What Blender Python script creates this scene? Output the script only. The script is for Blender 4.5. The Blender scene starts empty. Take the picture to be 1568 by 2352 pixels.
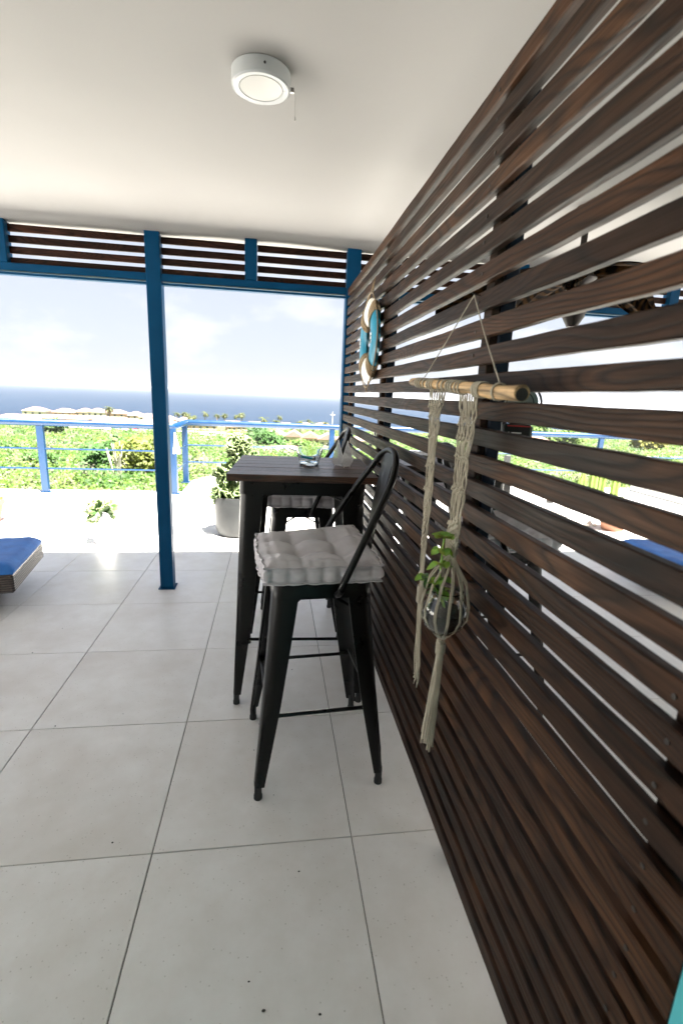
import bpy, bmesh, math, random
import numpy as np
from mathutils import Vector, Matrix, noise
random.seed(7); np.random.seed(7)
R = math.radians; PI = math.pi
sc = bpy.context.scene
C = sc.collection

# ---------------------------------------------------------------- camera
cam = bpy.data.cameras.new('camera'); cam_o = bpy.data.objects.new('camera', cam); C.objects.link(cam_o)
CAM = Vector((0.3442, -1.2257, 1.3472))
yaw, pitch, roll = 0.144995, 0.235041, 0.043557
fwd = Vector((math.sin(yaw)*math.cos(pitch), math.cos(yaw)*math.cos(pitch), -math.sin(pitch)))
rt = Vector((math.cos(yaw), -math.sin(yaw), 0)); up = rt.cross(fwd)
r2 = rt*math.cos(roll)+up*math.sin(roll); u2 = -rt*math.sin(roll)+up*math.cos(roll)
m = Matrix((r2, u2, -fwd)).transposed().to_4x4(); m.translation = CAM
cam_o.matrix_world = m
cam.sensor_fit = 'HORIZONTAL'; cam.sensor_width = 24.0; cam.lens = 24.0*1116.64/1568
cam.clip_start = 0.02; cam.clip_end = 60000
cam.dof.use_dof = True; cam.dof.focus_distance = 2.3; cam.dof.aperture_fstop = 4.0
sc.camera = cam_o
# ---------------------------------------------------------------- light
TO_SUN = Vector((0.25, -0.30, 1.0)).normalized()
world = bpy.data.worlds.new('World'); sc.world = world; world.use_nodes = True
wn = world.node_tree.nodes; wl = world.node_tree.links
bg = wn['Background']
sky = wn.new('ShaderNodeTexSky'); sky.sky_type = 'NISHITA'; sky.sun_disc = False
sky.sun_elevation = math.asin(TO_SUN.z); sky.sun_rotation = math.atan2(TO_SUN.x, TO_SUN.y)
sky.air_density = 1.0; sky.dust_density = 1.6; sky.ozone_density = 1.0
# thin fair-weather cloud over the sky
tcw = wn.new('ShaderNodeTexCoord'); mpw = wn.new('ShaderNodeMapping'); mpw.inputs['Scale'].default_value = (1, 1, 2.2)
nzw = wn.new('ShaderNodeTexNoise'); nzw.inputs['Scale'].default_value = 4.2; nzw.inputs['Detail'].default_value = 8; nzw.inputs['Roughness'].default_value = .55
rpw = wn.new('ShaderNodeValToRGB'); rpw.color_ramp.elements[0].position = .50; rpw.color_ramp.elements[1].position = .68
rpw.color_ramp.elements[0].color = (0, 0, 0, 1); rpw.color_ramp.elements[1].color = (.75, .75, .75, 1)
mxw = wn.new('ShaderNodeMix'); mxw.data_type = 'RGBA'; mxw.inputs['B'].default_value = (1.9, 1.9, 1.95, 1)
vl = wn.new('ShaderNodeMix'); vl.data_type = 'RGBA'; vl.inputs['Factor'].default_value = .94; vl.inputs['B'].default_value = (1.12, 1.17, 1.32, 1)
wl.new(tcw.outputs['Generated'], mpw.inputs['Vector']); wl.new(mpw.outputs['Vector'], nzw.inputs['Vector'])
wl.new(nzw.outputs['Fac'], rpw.inputs['Fac']); wl.new(sky.outputs['Color'], vl.inputs['A']); wl.new(vl.outputs['Result'], mxw.inputs['A'])
wl.new(rpw.outputs['Color'], mxw.inputs['Factor']); wl.new(mxw.outputs['Result'], bg.inputs['Color'])
bg.inputs['Strength'].default_value = 0.06
sun = bpy.data.lights.new('sun', 'SUN'); sun.energy = 5.0; sun.angle = R(.53); sun.color = (1, .955, .88)
sun_o = bpy.data.objects.new('sun', sun); C.objects.link(sun_o)
sun_o.rotation_euler = (-TO_SUN).to_track_quat('-Z', 'Y').to_euler(); sun_o.location = (2, -3, 12)
sc.view_settings.view_transform = 'Standard'; sc.view_settings.look = 'None'
sc.view_settings.exposure = 3.42; sc.view_settings.gamma = 1.0; sc.view_settings.use_curve_mapping = False

# ---------------------------------------------------------------- materials
class NT:
    def __init__(s, name):
        s.m = bpy.data.materials.new(name); s.m.use_nodes = True
        s.n = s.m.node_tree.nodes; s.l = s.m.node_tree.links; s.b = s.n['Principled BSDF']; s.out = s.n['Material Output']
    def new(s, t, **k):
        x = s.n.new('ShaderNode'+t)
        for a, v in k.items(): setattr(x, a, v)
        return x
    def link(s, a, b): s.l.new(a, b)
    def tc(s, kind='Object', scale=(1, 1, 1), rnd=0.0):
        t = s.new('TexCoord'); mp = s.new('Mapping'); mp.inputs['Scale'].default_value = scale
        src = s.new('NewGeometry').outputs['Position'] if kind == 'World' else t.outputs[kind]
        if rnd:
            oi = s.new('ObjectInfo'); a = s.new('VectorMath', operation='SCALE'); 
            cv = s.new('CombineXYZ')
            mm = s.new('Math', operation='MULTIPLY'); mm.inputs[1].default_value = rnd; s.link(oi.outputs['Random'], mm.inputs[0])
            for i in range(3): s.link(mm.outputs[0], cv.inputs[i])
            ad = s.new('VectorMath', operation='ADD'); s.link(src, ad.inputs[0]); s.link(cv.outputs[0], ad.inputs[1]); src = ad.outputs[0]
        s.link(src, mp.inputs['Vector']); return mp.outputs['Vector']
    def noise(s, vec, scale, detail=4, rough=.5, dist=0):
        x = s.new('TexNoise'); x.inputs['Scale'].default_value = scale; x.inputs['Detail'].default_value = detail
        x.inputs['Roughness'].default_value = rough; x.inputs['Distortion'].default_value = dist
        s.link(vec, x.inputs['Vector']); return x.outputs['Fac']
    def ramp(s, fac, stops):
        r = s.new('ValToRGB'); e = r.color_ramp.elements
        while len(e) < len(stops): e.new(.5)
        for i, (p, c) in enumerate(stops):
            e[i].position = p; e[i].color = (*c, 1) if len(c) == 3 else c
        s.link(fac, r.inputs['Fac']); return r.outputs['Color']
    def g(s, fac, a, b, lo=0., hi=1.):
        r = s.new('MapRange'); r.inputs[1].default_value = lo; r.inputs[2].default_value = hi
        r.inputs[3].default_value = a; r.inputs[4].default_value = b; s.link(fac, r.inputs[0]); return r.outputs[0]
    def mix(s, f, a, b, mode='MIX'):
        x = s.new('Mix', data_type='RGBA', blend_type=mode)
        for k, v in (('Factor', f), ('A', a), ('B', b)):
            if isinstance(v, (int, float)): x.inputs[k].default_value = v
            elif isinstance(v, tuple): x.inputs[k].default_value = (*v, 1)
            else: s.link(v, x.inputs[k])
        return x.outputs['Result']
    def bump(s, h, strength=.3, dist=.002, prev=None):
        b = s.new('Bump'); b.inputs['Strength'].default_value = strength; b.inputs['Distance'].default_value = dist
        s.link(h, b.inputs['Height'])
        if prev is not None: s.link(prev, b.inputs['Normal'])
        return b.outputs['Normal']
    def set(s, col=None, rough=None, metal=None, normal=None, **k):
        def put(n, v):
            if v is None: return
            if isinstance(v, (int, float)): s.b.inputs[n].default_value = v
            elif isinstance(v, tuple): s.b.inputs[n].default_value = (*v, 1)
            else: s.link(v, s.b.inputs[n])
        put('Base Color', col); put('Roughness', rough); put('Metallic', metal); put('Normal', normal)
        for n, v in k.items(): put(n.replace('_', ' '), v)
        return s.m

def wood(name, dark, mid, lite, ring=46., rough=(.4, .62), seed=60, spec=.15):
    t = NT(name)
    v = t.tc('Object', (1, .16, 1), seed)
    d = t.noise(v, 6.5, 2, .45)
    sep = t.new('SeparateXYZ'); t.link(v, sep.inputs[0])
    m1 = t.new('Math', operation='MULTIPLY_ADD'); t.link(sep.outputs['Z'], m1.inputs[0]); m1.inputs[1].default_value = ring*2.2
    m2 = t.new('Math', operation='MULTIPLY'); t.link(d, m2.inputs[0]); m2.inputs[1].default_value = ring
    t.link(m2.outputs[0], m1.inputs[2])
    fr = t.new('Math', operation='FRACT'); t.link(m1.outputs[0], fr.inputs[0])
    ringc = t.ramp(fr.outputs[0], [(0, (.10,)*3), (.2, (.8,)*3), (.6, (1,)*3), (.9, (.3,)*3), (1, (.08,)*3)])
    vf = t.tc('Object', (1, .02, 1), seed)
    fib = t.noise(vf, 330, 3, .6)
    patch = t.noise(t.tc('Object', (1, .3, 1), seed*1.7), 9, 3, .5)
    base = t.ramp(patch, [(.3, dark), (.5, mid), (.72, lite)])
    c = t.mix(.84, base, ringc, 'MULTIPLY')
    c = t.mix(t.g(fib, .0, .55, .35, .7), c, (0.012, .008, .006))
    kv = t.new('TexVoronoi'); kv.inputs['Scale'].default_value = 5.5; t.link(t.tc('Object', (1, .55, 1), seed*.7), kv.inputs['Vector'])
    ks = t.new('SeparateColor'); t.link(kv.outputs['Color'], ks.inputs[0])
    km = t.new('Math', operation='MULTIPLY'); t.link(t.g(kv.outputs['Distance'], 1, 0, .05, .11), km.inputs[0]); t.link(t.g(ks.outputs[0], 0, .85, .72, .76), km.inputs[1])
    c = t.mix(km.outputs[0], c, (.008, .004, .002))
    oi = t.new('ObjectInfo')
    c2 = t.mix(1.0, c, t.ramp(oi.outputs['Random'], [(0, (.62, .58, .58)), (.35, (.88, .86, .86)), (.7, (1.05, .98, .93)), (1, (1.35, 1.26, 1.18))]), 'MULTIPLY')
    nb = t.bump(ringc, .35, .0012); nb = t.bump(fib, .3, .0008, nb)
    return t.set(c2, t.g(fib, rough[0], rough[1], .3, .7), None, nb, Specular_IOR_Level=spec)
M = {}
M['slat'] = wood('stained_slat_wood', (.019, .0082, .004), (.044, .020, .0095), (.095, .045, .021), 22)
M['louvre'] = wood('louvre_wood', (.024, .008, .005), (.045, .015, .008), (.07, .024, .011), 40)
M['table'] = wood('table_wood', (.045, .019, .010), (.08, .036, .02), (.12, .056, .032), 30, (.25, .4), 60, .45)
M['bamboo'] = wood('dowel_wood', (.42, .27, .13), (.52, .36, .18), (.62, .45, .26), 9, (.4, .6))
def paint(name, col, rough=.4, vary=.12, sc_=7, bumpk=.08, metal=0, spec=.5):
    t = NT(name); v = t.tc('World'); n = t.noise(v, sc_, 5, .6); n2 = t.noise(v, 160, 3)
    a = tuple(x*(1-vary) for x in col); b = tuple(min(1, x*(1+vary)) for x in col)
    return t.set(t.ramp(n, [(.3, a), (.7, b)]), t.g(n, rough*.85, min(1, rough*1.2), .3, .7), metal, t.bump(n2, bumpk, .001), Specular_IOR_Level=spec)
M['blue'] = paint('blue_painted_steel', (.0005, .055, .14), .42, .1, 5, .1, 0, .12)
M['blueshade'] = paint('shaded_blue_steel', (.001, .008, .022), .45, .1, 7, .08, 0, .2)  # blue steel of the screen posts, their shade put into the colour
M['railblue'] = paint('bright_blue_rail_paint', (.0008, .027, .082), .35, .1)
M['black'] = paint('black_gunmetal_steel', (.0025, .0024, .002), .3, .1, 9, .1, 0, .28)
M['rubber'] = paint('black_rubber', (.012, .012, .012), .7)
M['teal'] = paint('turquoise_wall_paint', (.07, .42, .46), .7, .05)
M['whitepaint'] = paint('white_paint', (.78, .78, .76), .5, .04)
M['lamp'] = paint('white_lamp_enamel', (.40, .41, .42), .3, .02)
M['diffuser'] = paint('opal_diffuser', (.36, .345, .325), .35, .02)
M['brown'] = paint('dark_wicker_core', (.03, .02, .016), .6)
M['plaster'] = paint('white_plaster', (.80, .79, .75), .75, .05, 3, .3)
M['soil'] = paint('dark_soil', (.02, .014, .01), .9, .4, 60, .9)
M['chrome'] = paint('aged_nickel', (.35, .34, .32), .35, .1, 20, .05, 1)
M['turq'] = paint('turquoise_plastic', (.02, .35, .55), .3, .05)
M['terracotta'] = paint('terracotta', (.24, .11, .065), .8, .15, 12)
M['wirewhite'] = paint('white_wire', (.8, .8, .82), .35, .02)
M['coin'] = paint('silver_coin', (.5, .49, .45), .3, .1, 90, .2, 1)
M['iron'] = paint('rusty_screw_steel', (.02, .018, .016), .6)
# ceiling
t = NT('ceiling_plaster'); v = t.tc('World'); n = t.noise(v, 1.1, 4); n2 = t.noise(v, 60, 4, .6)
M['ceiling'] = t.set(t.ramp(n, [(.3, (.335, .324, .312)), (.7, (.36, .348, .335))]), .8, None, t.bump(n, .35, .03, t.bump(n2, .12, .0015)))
# terrace tile
t = NT('porcelain_tile'); v = t.tc('World', (1, 1, 1), 13.)
big = t.noise(v, 1.6, 5, .55); mid = t.noise(v, 9, 6, .6); fine = t.noise(v, 220, 3, .6)
c = t.ramp(mid, [(.3, (.72, .70, .67)), (.55, (.77, .755, .735)), (.75, (.81, .80, .785))])
c = t.mix(t.g(big, 0, .5, .5, .78), c, (.53, .47, .40))
vo = t.new('TexVoronoi'); vo.inputs['Scale'].default_value = 26; t.link(t.tc('World'), vo.inputs['Vector'])
sp = t.g(vo.outputs['Distance'], 1, 0, .035, .06)
vc = t.new('SeparateColor'); t.link(vo.outputs['Color'], vc.inputs[0])
sel = t.g(vc.outputs[0], 0, .6, .955, .97); mm = t.new('Math', operation='MULTIPLY'); t.link(sp, mm.inputs[0]); t.link(sel, mm.inputs[1])
c = t.mix(mm.outputs[0], c, (.12, .09, .07))
vo2 = t.new('TexVoronoi'); vo2.inputs['Scale'].default_value = 95; t.link(t.tc('World'), vo2.inputs['Vector'])
s2 = t.new('SeparateColor'); t.link(vo2.outputs['Color'], s2.inputs[0])
m3 = t.new('Math', operation='MULTIPLY'); t.link(t.g(vo2.outputs['Distance'], 1, 0, .12, .22), m3.inputs[0]); t.link(t.g(s2.outputs[0], 0, .55, .75, .85), m3.inputs[1])
c = t.mix(m3.outputs[0], c, (.34, .31, .27))
M['tile'] = t.set(c, t.g(mid, .29, .35, .3, .7), None, t.bump(fine, .12, .0006, t.bump(mid, .08, .002)), Specular_IOR_Level=.45)
M['rearwall'] = paint('beige_blocking_wall', (.68, .65, .61), .8, .05, 2)
M['paving'] = paint('dull_grey_paving', (.2, .19, .18), .9, .15, 2)
M['grout'] = paint('tile_grout', (.2, .19, .17), .9, .2, 30)
t = NT('sun_deck_screed'); v = t.tc('World'); n = t.noise(v, 2.5, 6, .6)
M['deck'] = t.set(t.ramp(n, [(.3, (.70, .69, .66)), (.7, (.80, .79, .77))]), .7, None, t.bump(t.noise(v, 80, 4), .2, .002))
# cotton cushion
def cloth(name, a, b, wv=900):
    t = NT(name); v = t.tc('Object'); n = t.noise(v, 14, 5, .6); w = t.new('TexWave'); w.inputs['Scale'].default_value = wv/6; w.inputs['Distortion'].default_value = 1.5
    t.link(v, w.inputs['Vector']); f = t.noise(v, wv, 2)
    c = t.ramp(n, [(.3, a), (.7, b)])
    ck = t.new('TexChecker'); 
    return t.set(c, .95, None, t.bump(f, .35, .0008, t.bump(t.noise(v, 45, 4), .35, .003)), Sheen_Weight=.25)
M['cushion'] = cloth('grey_cotton', (.48, .46, .49), (.58, .56, .59))
M['bluecloth'] = cloth('royal_blue_canvas', (.02, .12, .42), (.035, .19, .56))
M['cord'] = cloth('cotton_macrame_cord', (.30, .27, .205), (.40, .365, .285), 1500)
M['rope'] = cloth('jute_rope', (.22, .15, .08), (.34, .24, .13), 1500)
t = NT('concrete_pot'); v = t.tc('Object'); n = t.noise(v, 5, 6, .6, .6); n2 = t.noise(v, 60, 4)
M['concrete'] = t.set(t.ramp(n, [(.3, (.024, .026, .027)), (.6, (.035, .037, .037)), (.8, (.046, .048, .047))]), .5, None, t.bump(n2, .15, .002), Specular_IOR_Level=.3)
t = NT('carved_whitewash_wood'); v = t.tc('Object', (1, 1, .2)); n = t.noise(v, 60, 4)
M['whitewood'] = t.set(t.ramp(n, [(.3, (.74, .70, .62)), (.6, (.85, .82, .76))]), .6, None, t.bump(n, .4, .002))
t = NT('carved_blue_wood'); n = t.noise(t.tc('Object', (1, 1, .2)), 60, 4)
M['bluewood'] = t.set(t.ramp(n, [(.3, (.01, .2, .32)), (.6, (.02, .27, .42))]), .35, None, t.bump(n, .3, .0015))
t = NT('wicker_weave'); v = t.tc('Object'); w = t.new('TexWave', bands_direction='Z'); w.inputs['Scale'].default_value = 22; w.inputs['Distortion'].default_value = 2; w.inputs['Detail'].default_value = 2
t.link(v, w.inputs['Vector'])
M['wicker'] = t.set(t.ramp(w.outputs['Color'], [(.2, (.02, .014, .012)), (.7, (.10, .075, .065))]), .35, None, t.bump(w.outputs['Color'], .8, .006))
t = NT('clear_glass'); t.set((.93, .97, .96), .03, 0, None, Transmission_Weight=1.0); t.b.inputs['IOR'].default_value = 1.45; M['glass'] = t.m
t = NT('palm_leaf_blade'); w = t.new('TexWave', bands_direction='DIAGONAL'); w.inputs['Scale'].default_value = 14; w.inputs['Distortion'].default_value = 3
t.link(t.tc('Object'), w.inputs['Vector'])
M['rattan'] = t.set(t.ramp(w.outputs['Color'], [(.3, (.005, .003, .0015)), (.9, (.05, .024, .007))]), .85, None, t.bump(w.outputs['Color'], .4, .004), Specular_IOR_Level=.05)
# sea
t = NT('sea_water'); v = t.tc('World', (1, 2.5, 1)); n = t.noise(v, .012, 6, .6); n2 = t.noise(v, .35, 5, .6)
M['sea'] = t.set(t.ramp(n, [(.35, (.010, .019, .036)), (.65, (.014, .025, .044))]), .6, None, t.bump(n2, .3, .5), Specular_IOR_Level=.05)
# ground
t = NT('dry_ground'); v = t.tc('World'); n = t.noise(v, .05, 6, .6); n2 = t.noise(v, .9, 6, .6)
c = t.ramp(n, [(.35, (.045, .08, .012)), (.55, (.07, .10, .02)), (.7, (.13, .125, .07))])
M['ground'] = t.set(t.mix(t.g(n2, 0, .6, .4, .7), c, (.035, .065, .01)), .95)
t = NT('pale_road'); n = t.noise(t.tc('World'), .8, 5)
M['road'] = t.set(t.ramp(n, [(.3, (.5, .47, .42)), (.7, (.62, .6, .56))]), .9)
def leafmat(name, trans=.5):
    t = NT(name); at = t.new('Attribute', attribute_name='tint'); 
    df = t.new('BsdfPrincipled'); tr = t.new('BsdfTranslucent'); mx = t.new('MixShader'); mx.inputs[0].default_value = trans
    t.link(at.outputs['Color'], df.inputs['Base Color']); df.inputs['Roughness'].default_value = .6
    t.link(at.outputs['Color'], tr.inputs['Color']); t.link(df.outputs[0], mx.inputs[1]); t.link(tr.outputs[0], mx.inputs[2])
    t.link(mx.outputs[0], t.out.inputs['Surface']); return t.m
M['leaf'] = leafmat('scrub_foliage'); M['succ'] = leafmat('crested_succulent', .12)
M['bark'] = paint('bark', (.18, .13, .09), .9, .3, 12)
M['dry'] = paint('dry_cactus_skin', (.42, .40, .32), .9, .2, 4)
M['peach'] = paint('peach_wall', (.45, .31, .24), .9, .08, .6)
M['cream'] = paint('cream_wall', (.52, .45, .35), .9, .06, .6)
M['whitewall'] = paint('white_wall_far', (.6, .56, .5), .9, .05, .6)
M['roofa'] = paint('pale_pink_roof_tiles', (.21, .14, .115), .9, .12, 1.5)
M['roofb'] = paint('faded_orange_roof_tiles', (.25, .155, .12), .9, .15, 1.5)
M['pane'] = paint('dark_window', (.05, .06, .07), .2)
M['red'] = paint('red_car_paint', (.5, .03, .03), .3); M['carblue'] = paint('blue_grey_car_paint', (.12, .25, .42), .3)
M['cactus'] = paint('yellow_green_cactus', (.13, .19, .03), .6, .2, 9)
M['rock'] = paint('pale_rock', (.55, .52, .47), .9, .2, 8, .6)
M['orange'] = paint('orange_ceramic', (.6, .2, .05), .5)
M['leafgreen'] = None
t = NT('fuzzy_herb_leaf'); n = t.noise(t.tc('Object'), 40, 4)
M['leafgreen'] = t.set(t.ramp(n, [(.3, (.12, .27, .03)), (.7, (.24, .42, .06))]), .55, None, t.bump(n, .4, .002), Subsurface_Weight=.15)
t = NT('dark_herb_leaf'); n = t.noise(t.tc('Object'), 40, 4)
M['leafdark'] = t.set(t.ramp(n, [(.3, (.05, .12, .04)), (.7, (.10, .20, .08))]), .55)
M['leafyellow'] = paint('yellowed_leaf', (.55, .32, .03), .6, .2, 60)

# ---------------------------------------------------------------- mesh helpers
class MB:
    def __init__(s): s.v = []; s.f = []; s.u = []
    def add(s, v, f):
        o = len(s.v); s.v += [tuple(p) for p in v]; s.f += [tuple(i+o for i in q) for q in f]; return s
    def box(s, x0, x1, y0, y1, z0, z1, ch=0.0):
        if ch <= 0:
            v = [(x, y, z) for z in (z0, z1) for y in (y0, y1) for x in (x0, x1)]
            return s.add(v, [(0, 2, 3, 1), (4, 5, 7, 6), (0, 1, 5, 4), (2, 6, 7, 3), (0, 4, 6, 2), (1, 3, 7, 5)])
        bm = bmesh.new(); bmesh.ops.create_cube(bm, size=1)
        for q in bm.verts: q.co = Vector(((x0+x1)/2+q.co.x*(x1-x0), (y0+y1)/2+q.co.y*(y1-y0), (z0+z1)/2+q.co.z*(z1-z0)))
        bmesh.ops.bevel(bm, geom=bm.edges[:], offset=ch, segments=1, affect='EDGES')
        bm.verts.index_update(); r = s.add([q.co for q in bm.verts], [[q.index for q in f.verts] for f in bm.faces]); bm.free(); return r
    def obox(s, M4, sx, sy, sz):
        v = [M4 @ Vector((x*sx/2, y*sy/2, z*sz/2)) for z in (-1, 1) for y in (-1, 1) for x in (-1, 1)]
        return s.add(v, [(0, 2, 3, 1), (4, 5, 7, 6), (0, 1, 5, 4), (2, 6, 7, 3), (0, 4, 6, 2), (1, 3, 7, 5)])
    def tube(s, pts, r, n=8, cap=True):
        pts = [Vector(p) for p in pts]; k = len(pts); rr = r if hasattr(r, '__len__') else [r]*k
        tan = []
        for i in range(k):
            d = pts[min(i+1, k-1)]-pts[max(i-1, 0)]; tan.append(d.normalized() if d.length > 1e-9 else Vector((0, 0, 1)))
        a = tan[0].orthogonal().normalized(); o = len(s.v)
        for i in range(k):
            a = (a-tan[i]*a.dot(tan[i])); a = a.normalized() if a.length > 1e-6 else tan[i].orthogonal().normalized()
            b = tan[i].cross(a)
            for j in range(n):
                t_ = 2*PI*j/n; s.v.append(tuple(pts[i]+(a*math.cos(t_)+b*math.sin(t_))*rr[i]))
        for i in range(k-1):
            for j in range(n):
                s.f.append((o+i*n+j, o+i*n+(j+1) % n, o+(i+1)*n+(j+1) % n, o+(i+1)*n+j))
        if cap:
            s.f.append(tuple(o+j for j in range(n))[::-1]); s.f.append(tuple(o+(k-1)*n+j for j in range(n)))
        return s
    def lathe(s, prof, n=32, c=(0, 0, 0), close=False):
        o = len(s.v)
        for r, z in prof:
            for j in range(n):
                t_ = 2*PI*j/n; s.v.append((c[0]+r*math.cos(t_), c[1]+r*math.sin(t_), c[2]+z))
        m_ = len(prof)
        for i in range(m_-1 if not close else m_):
            for j in range(n):
                i2 = (i+1) % m_
                s.f.append((o+i*n+j, o+i*n+(j+1) % n, o+i2*n+(j+1) % n, o+i2*n+j))
        if not close:
            s.f.append(tuple(o+j for j in range(n))[::-1]); s.f.append(tuple(o+(m_-1)*n+j for j in range(n)))
        return s
    def loft(s, secs, cap=True):
        o = len(s.v); n = len(secs[0])
        for q in secs: s.v += [tuple(p) for p in q]
        for i in range(len(secs)-1):
            for j in range(n): s.f.append((o+i*n+j, o+i*n+(j+1) % n, o+(i+1)*n+(j+1) % n, o+(i+1)*n+j))
        if cap:
            s.f.append(tuple(o+j for j in range(n))[::-1]); s.f.append(tuple(o+(len(secs)-1)*n+j for j in range(n)))
        return s
    def ball(s, c, r, n=6, sq=(1, 1, 1)):
        pr = [(math.sin(PI*i/n), -math.cos(PI*i/n)) for i in range(n+1)]; o = len(s.v); k = n+2
        for a, b in pr:
            for j in range(k):
                s.v.append((c[0]+a*r*sq[0]*math.cos(2*PI*j/k), c[1]+a*r*sq[1]*math.sin(2*PI*j/k), c[2]+b*r*sq[2]))
        for i in range(n):
            for j in range(k): s.f.append((o+i*k+j, o+i*k+(j+1) % k, o+(i+1)*k+(j+1) % k, o+(i+1)*k+j))
        return s
    def mesh(s, name, mat, smooth=False, angle=None):
        me = bpy.data.meshes.new(name); me.from_pydata(s.v, [], s.f); me.update()
        if mat is not None: me.materials.append(mat)
        if smooth:
            me.shade_smooth()
            if angle: me.set_sharp_from_angle(angle=R(angle))
        return me
    def build(s, name, mat, parent=None, smooth=False, angle=35, fix=True):
        me = s.mesh(name, mat)
        if fix:
            bm = bmesh.new(); bm.from_mesh(me); bmesh.ops.recalc_face_normals(bm, faces=bm.faces[:]); bm.to_mesh(me); bm.free()
        if smooth: me.shade_smooth(); me.set_sharp_from_angle(angle=R(angle))
        return link(name, me, parent)
def link(name, me, parent=None, loc=None, rot=None):
    o = bpy.data.objects.new(name, me); C.objects.link(o)
    if parent is not None: o.parent = parent
    if loc is not None: o.location = loc
    if rot is not None: o.rotation_euler = rot
    return o
def tag(o, label=None, cat=None, group=None, kind=None):
    if label: o['label'] = label
    if cat: o['category'] = cat
    if group: o['group'] = group
    if kind: o['kind'] = kind
    return o
def thing(name, label, cat, loc=(0, 0, 0), rz=0, group=None):
    o = bpy.data.objects.new(name, None); C.objects.link(o); o.location = loc; o.rotation_euler = (0, 0, rz)
    o.empty_display_size = .05
    return tag(o, label, cat, group)
def copy_tree(o, parent=None):
    c = o.copy(); C.objects.link(c)
    if parent is not None: c.parent = parent
    for ch in list(o.children): copy_tree(ch, c)
    return c
def mesh_np(name, V, F, mat, tint=None, smooth=False):
    me = bpy.data.meshes.new(name); k = F.shape[1]
    me.vertices.add(len(V)); me.vertices.foreach_set('co', V.astype(np.float32).ravel())
    me.loops.add(F.size); me.loops.foreach_set('vertex_index', F.astype(np.int32).ravel())
    me.polygons.add(len(F)); me.polygons.foreach_set('loop_start', np.arange(0, F.size, k, dtype=np.int32))
    me.update(calc_edges=True)
    if tint is not None:
        a = me.color_attributes.new('tint', 'FLOAT_COLOR', 'POINT'); a.data.foreach_set('color', np.c_[tint, np.ones(len(tint))].astype(np.float32).ravel())
    me.materials.append(mat)
    if smooth: me.shade_smooth()
    return me

# ================================================================= SETTING
# ---- terrain
KN = [(0, -2.5), (10, -3), (20, -4), (60, -8), (150, -14), (300, -19.5), (340, -22), (365, -25), (9000, -40)]
def tz(x, y):
    d = y+1.2
    z = np.interp(d, [a for a, b in KN], [b for a, b in KN])
    k = np.interp(d, [10, 60, 300, 350], [.2, .8, .7, 0])
    return z+k*(math.sin(x*.043+y*.021)+.6*math.sin(x*.11-y*.07))*.6
ys = np.concatenate([np.linspace(-40, 4, 5), np.linspace(8, 100, 40), np.linspace(106, 600, 70)])
xs = np.linspace(-1, 1, 90)
V = []
for y in ys:
    w = 60+max(0, y)*1.6
    for x in xs: V.append((x*w, y, tz(x*w, y)))
V = np.array(V); n = len(xs); F = np.array([(i*n+j, i*n+j+1, (i+1)*n+j+1, (i+1)*n+j) for i in range(len(ys)-1) for j in range(n-1)])
tag(link('hillside_ground', mesh_np('hillside_ground', V, F, M['ground'], smooth=True)), kind='structure')
MB().add([(-40000, -2000, -22.6), (40000, -2000, -22.6), (40000, 45000, -22.6), (-40000, 45000, -22.6)], [(0, 1, 2, 3)])
sea = MB().add([(-40000, 300, -22.6), (40000, 300, -22.6), (40000, 45000, -22.6), (-40000, 45000, -22.6)], [(0, 1, 2, 3)]).build('sea', M['sea']); tag(sea, kind='structure')

# ---- terrace floor: base with tiles laid on it
X0, X1, Y0, Y1 = -4.8, 7.2, -3.6, 3.3
base = MB().box(X0-.3, X1+.6, Y0, Y1, -.25, -.006).build('terrace_floor', M['grout']); tag(base, kind='structure')
TS = .5965
bm = bmesh.new(); bmesh.ops.create_cube(bm, size=1)
for q in bm.verts: q.co = Vector((q.co.x*TS, q.co.y*TS, q.co.z*.0105))
bmesh.ops.bevel(bm, geom=[e for e in bm.edges if all(v_.co.z > 0 for v_ in e.verts)], offset=.0012, segments=1, affect='EDGES')
tile_me = bpy.data.meshes.new('tile'); bm.to_mesh(tile_me); bm.free(); tile_me.materials.append(M['tile'])
rr = random.Random(3)
for i in range(-8, 12):
    for j in range(-6, 6):
        if j < -2 and (i < -3 or i > 2): continue
        if j == 5: pass
        x = i*.6+.3; y = j*.6+.3
        if y > Y1: continue
        o = link('tile', tile_me, base, (x, y, -.0052+rr.uniform(-.0003, .0003)), (rr.uniform(-.0005, .0005), rr.uniform(-.0005, .0005), 0))
# sunny outer deck
P = [(-14, -8.5), (-5.11, -8.5), (-5.11, 3.301), (7.81, 3.301), (7.81, -8.5), (14, -8.5), (14, 6.3), (3.6, 6.3), (2.6, 7.1), (-.45, 7.1), (-.86, 6.3), (-.86, 5.42), (-14, 5.42)]
d = MB(); k = len(P)
d.add([(x, y, .0) for x, y in P]+[(x, y, -3.2) for x, y in P], [tuple(range(k)), tuple(range(2*k-1, k-1, -1))]+[(i, i+k, (i+1) % k+k, (i+1) % k) for i in range(k)])
tag(d.build('sun_deck', M['deck']), kind='structure')
# low raised kerb line across the sunny deck
MBk = MB().box(-6, -.47, 3.36, 3.40, .0005, .010).build('deck_kerb', M['deck']); tag(MBk, kind='structure')

gr = MB(); rg_ = random.Random(77)
for i in range(22):
    x = rg_.uniform(-1.2, .75); y = rg_.uniform(-.5, 1.6); r_ = rg_.choice((.0012, .0016, .002, .0028))
    gr.ball((x, y, r_*.6+.0004), r_, 4, (1.2, 1, .6))
for x, y, r_ in ((-.10, -.42, .004), (.335, -.42, .0035), (.30, -.36, .0022), (.43, -.10, .0022), (.30, .56, .0035)): gr.ball((x, y, r_*.6), r_, 5, (1.4, .9, .6))
tag(gr.build('floor_grit', M['iron'], None, True, 60, False), kind='stuff')
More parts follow.
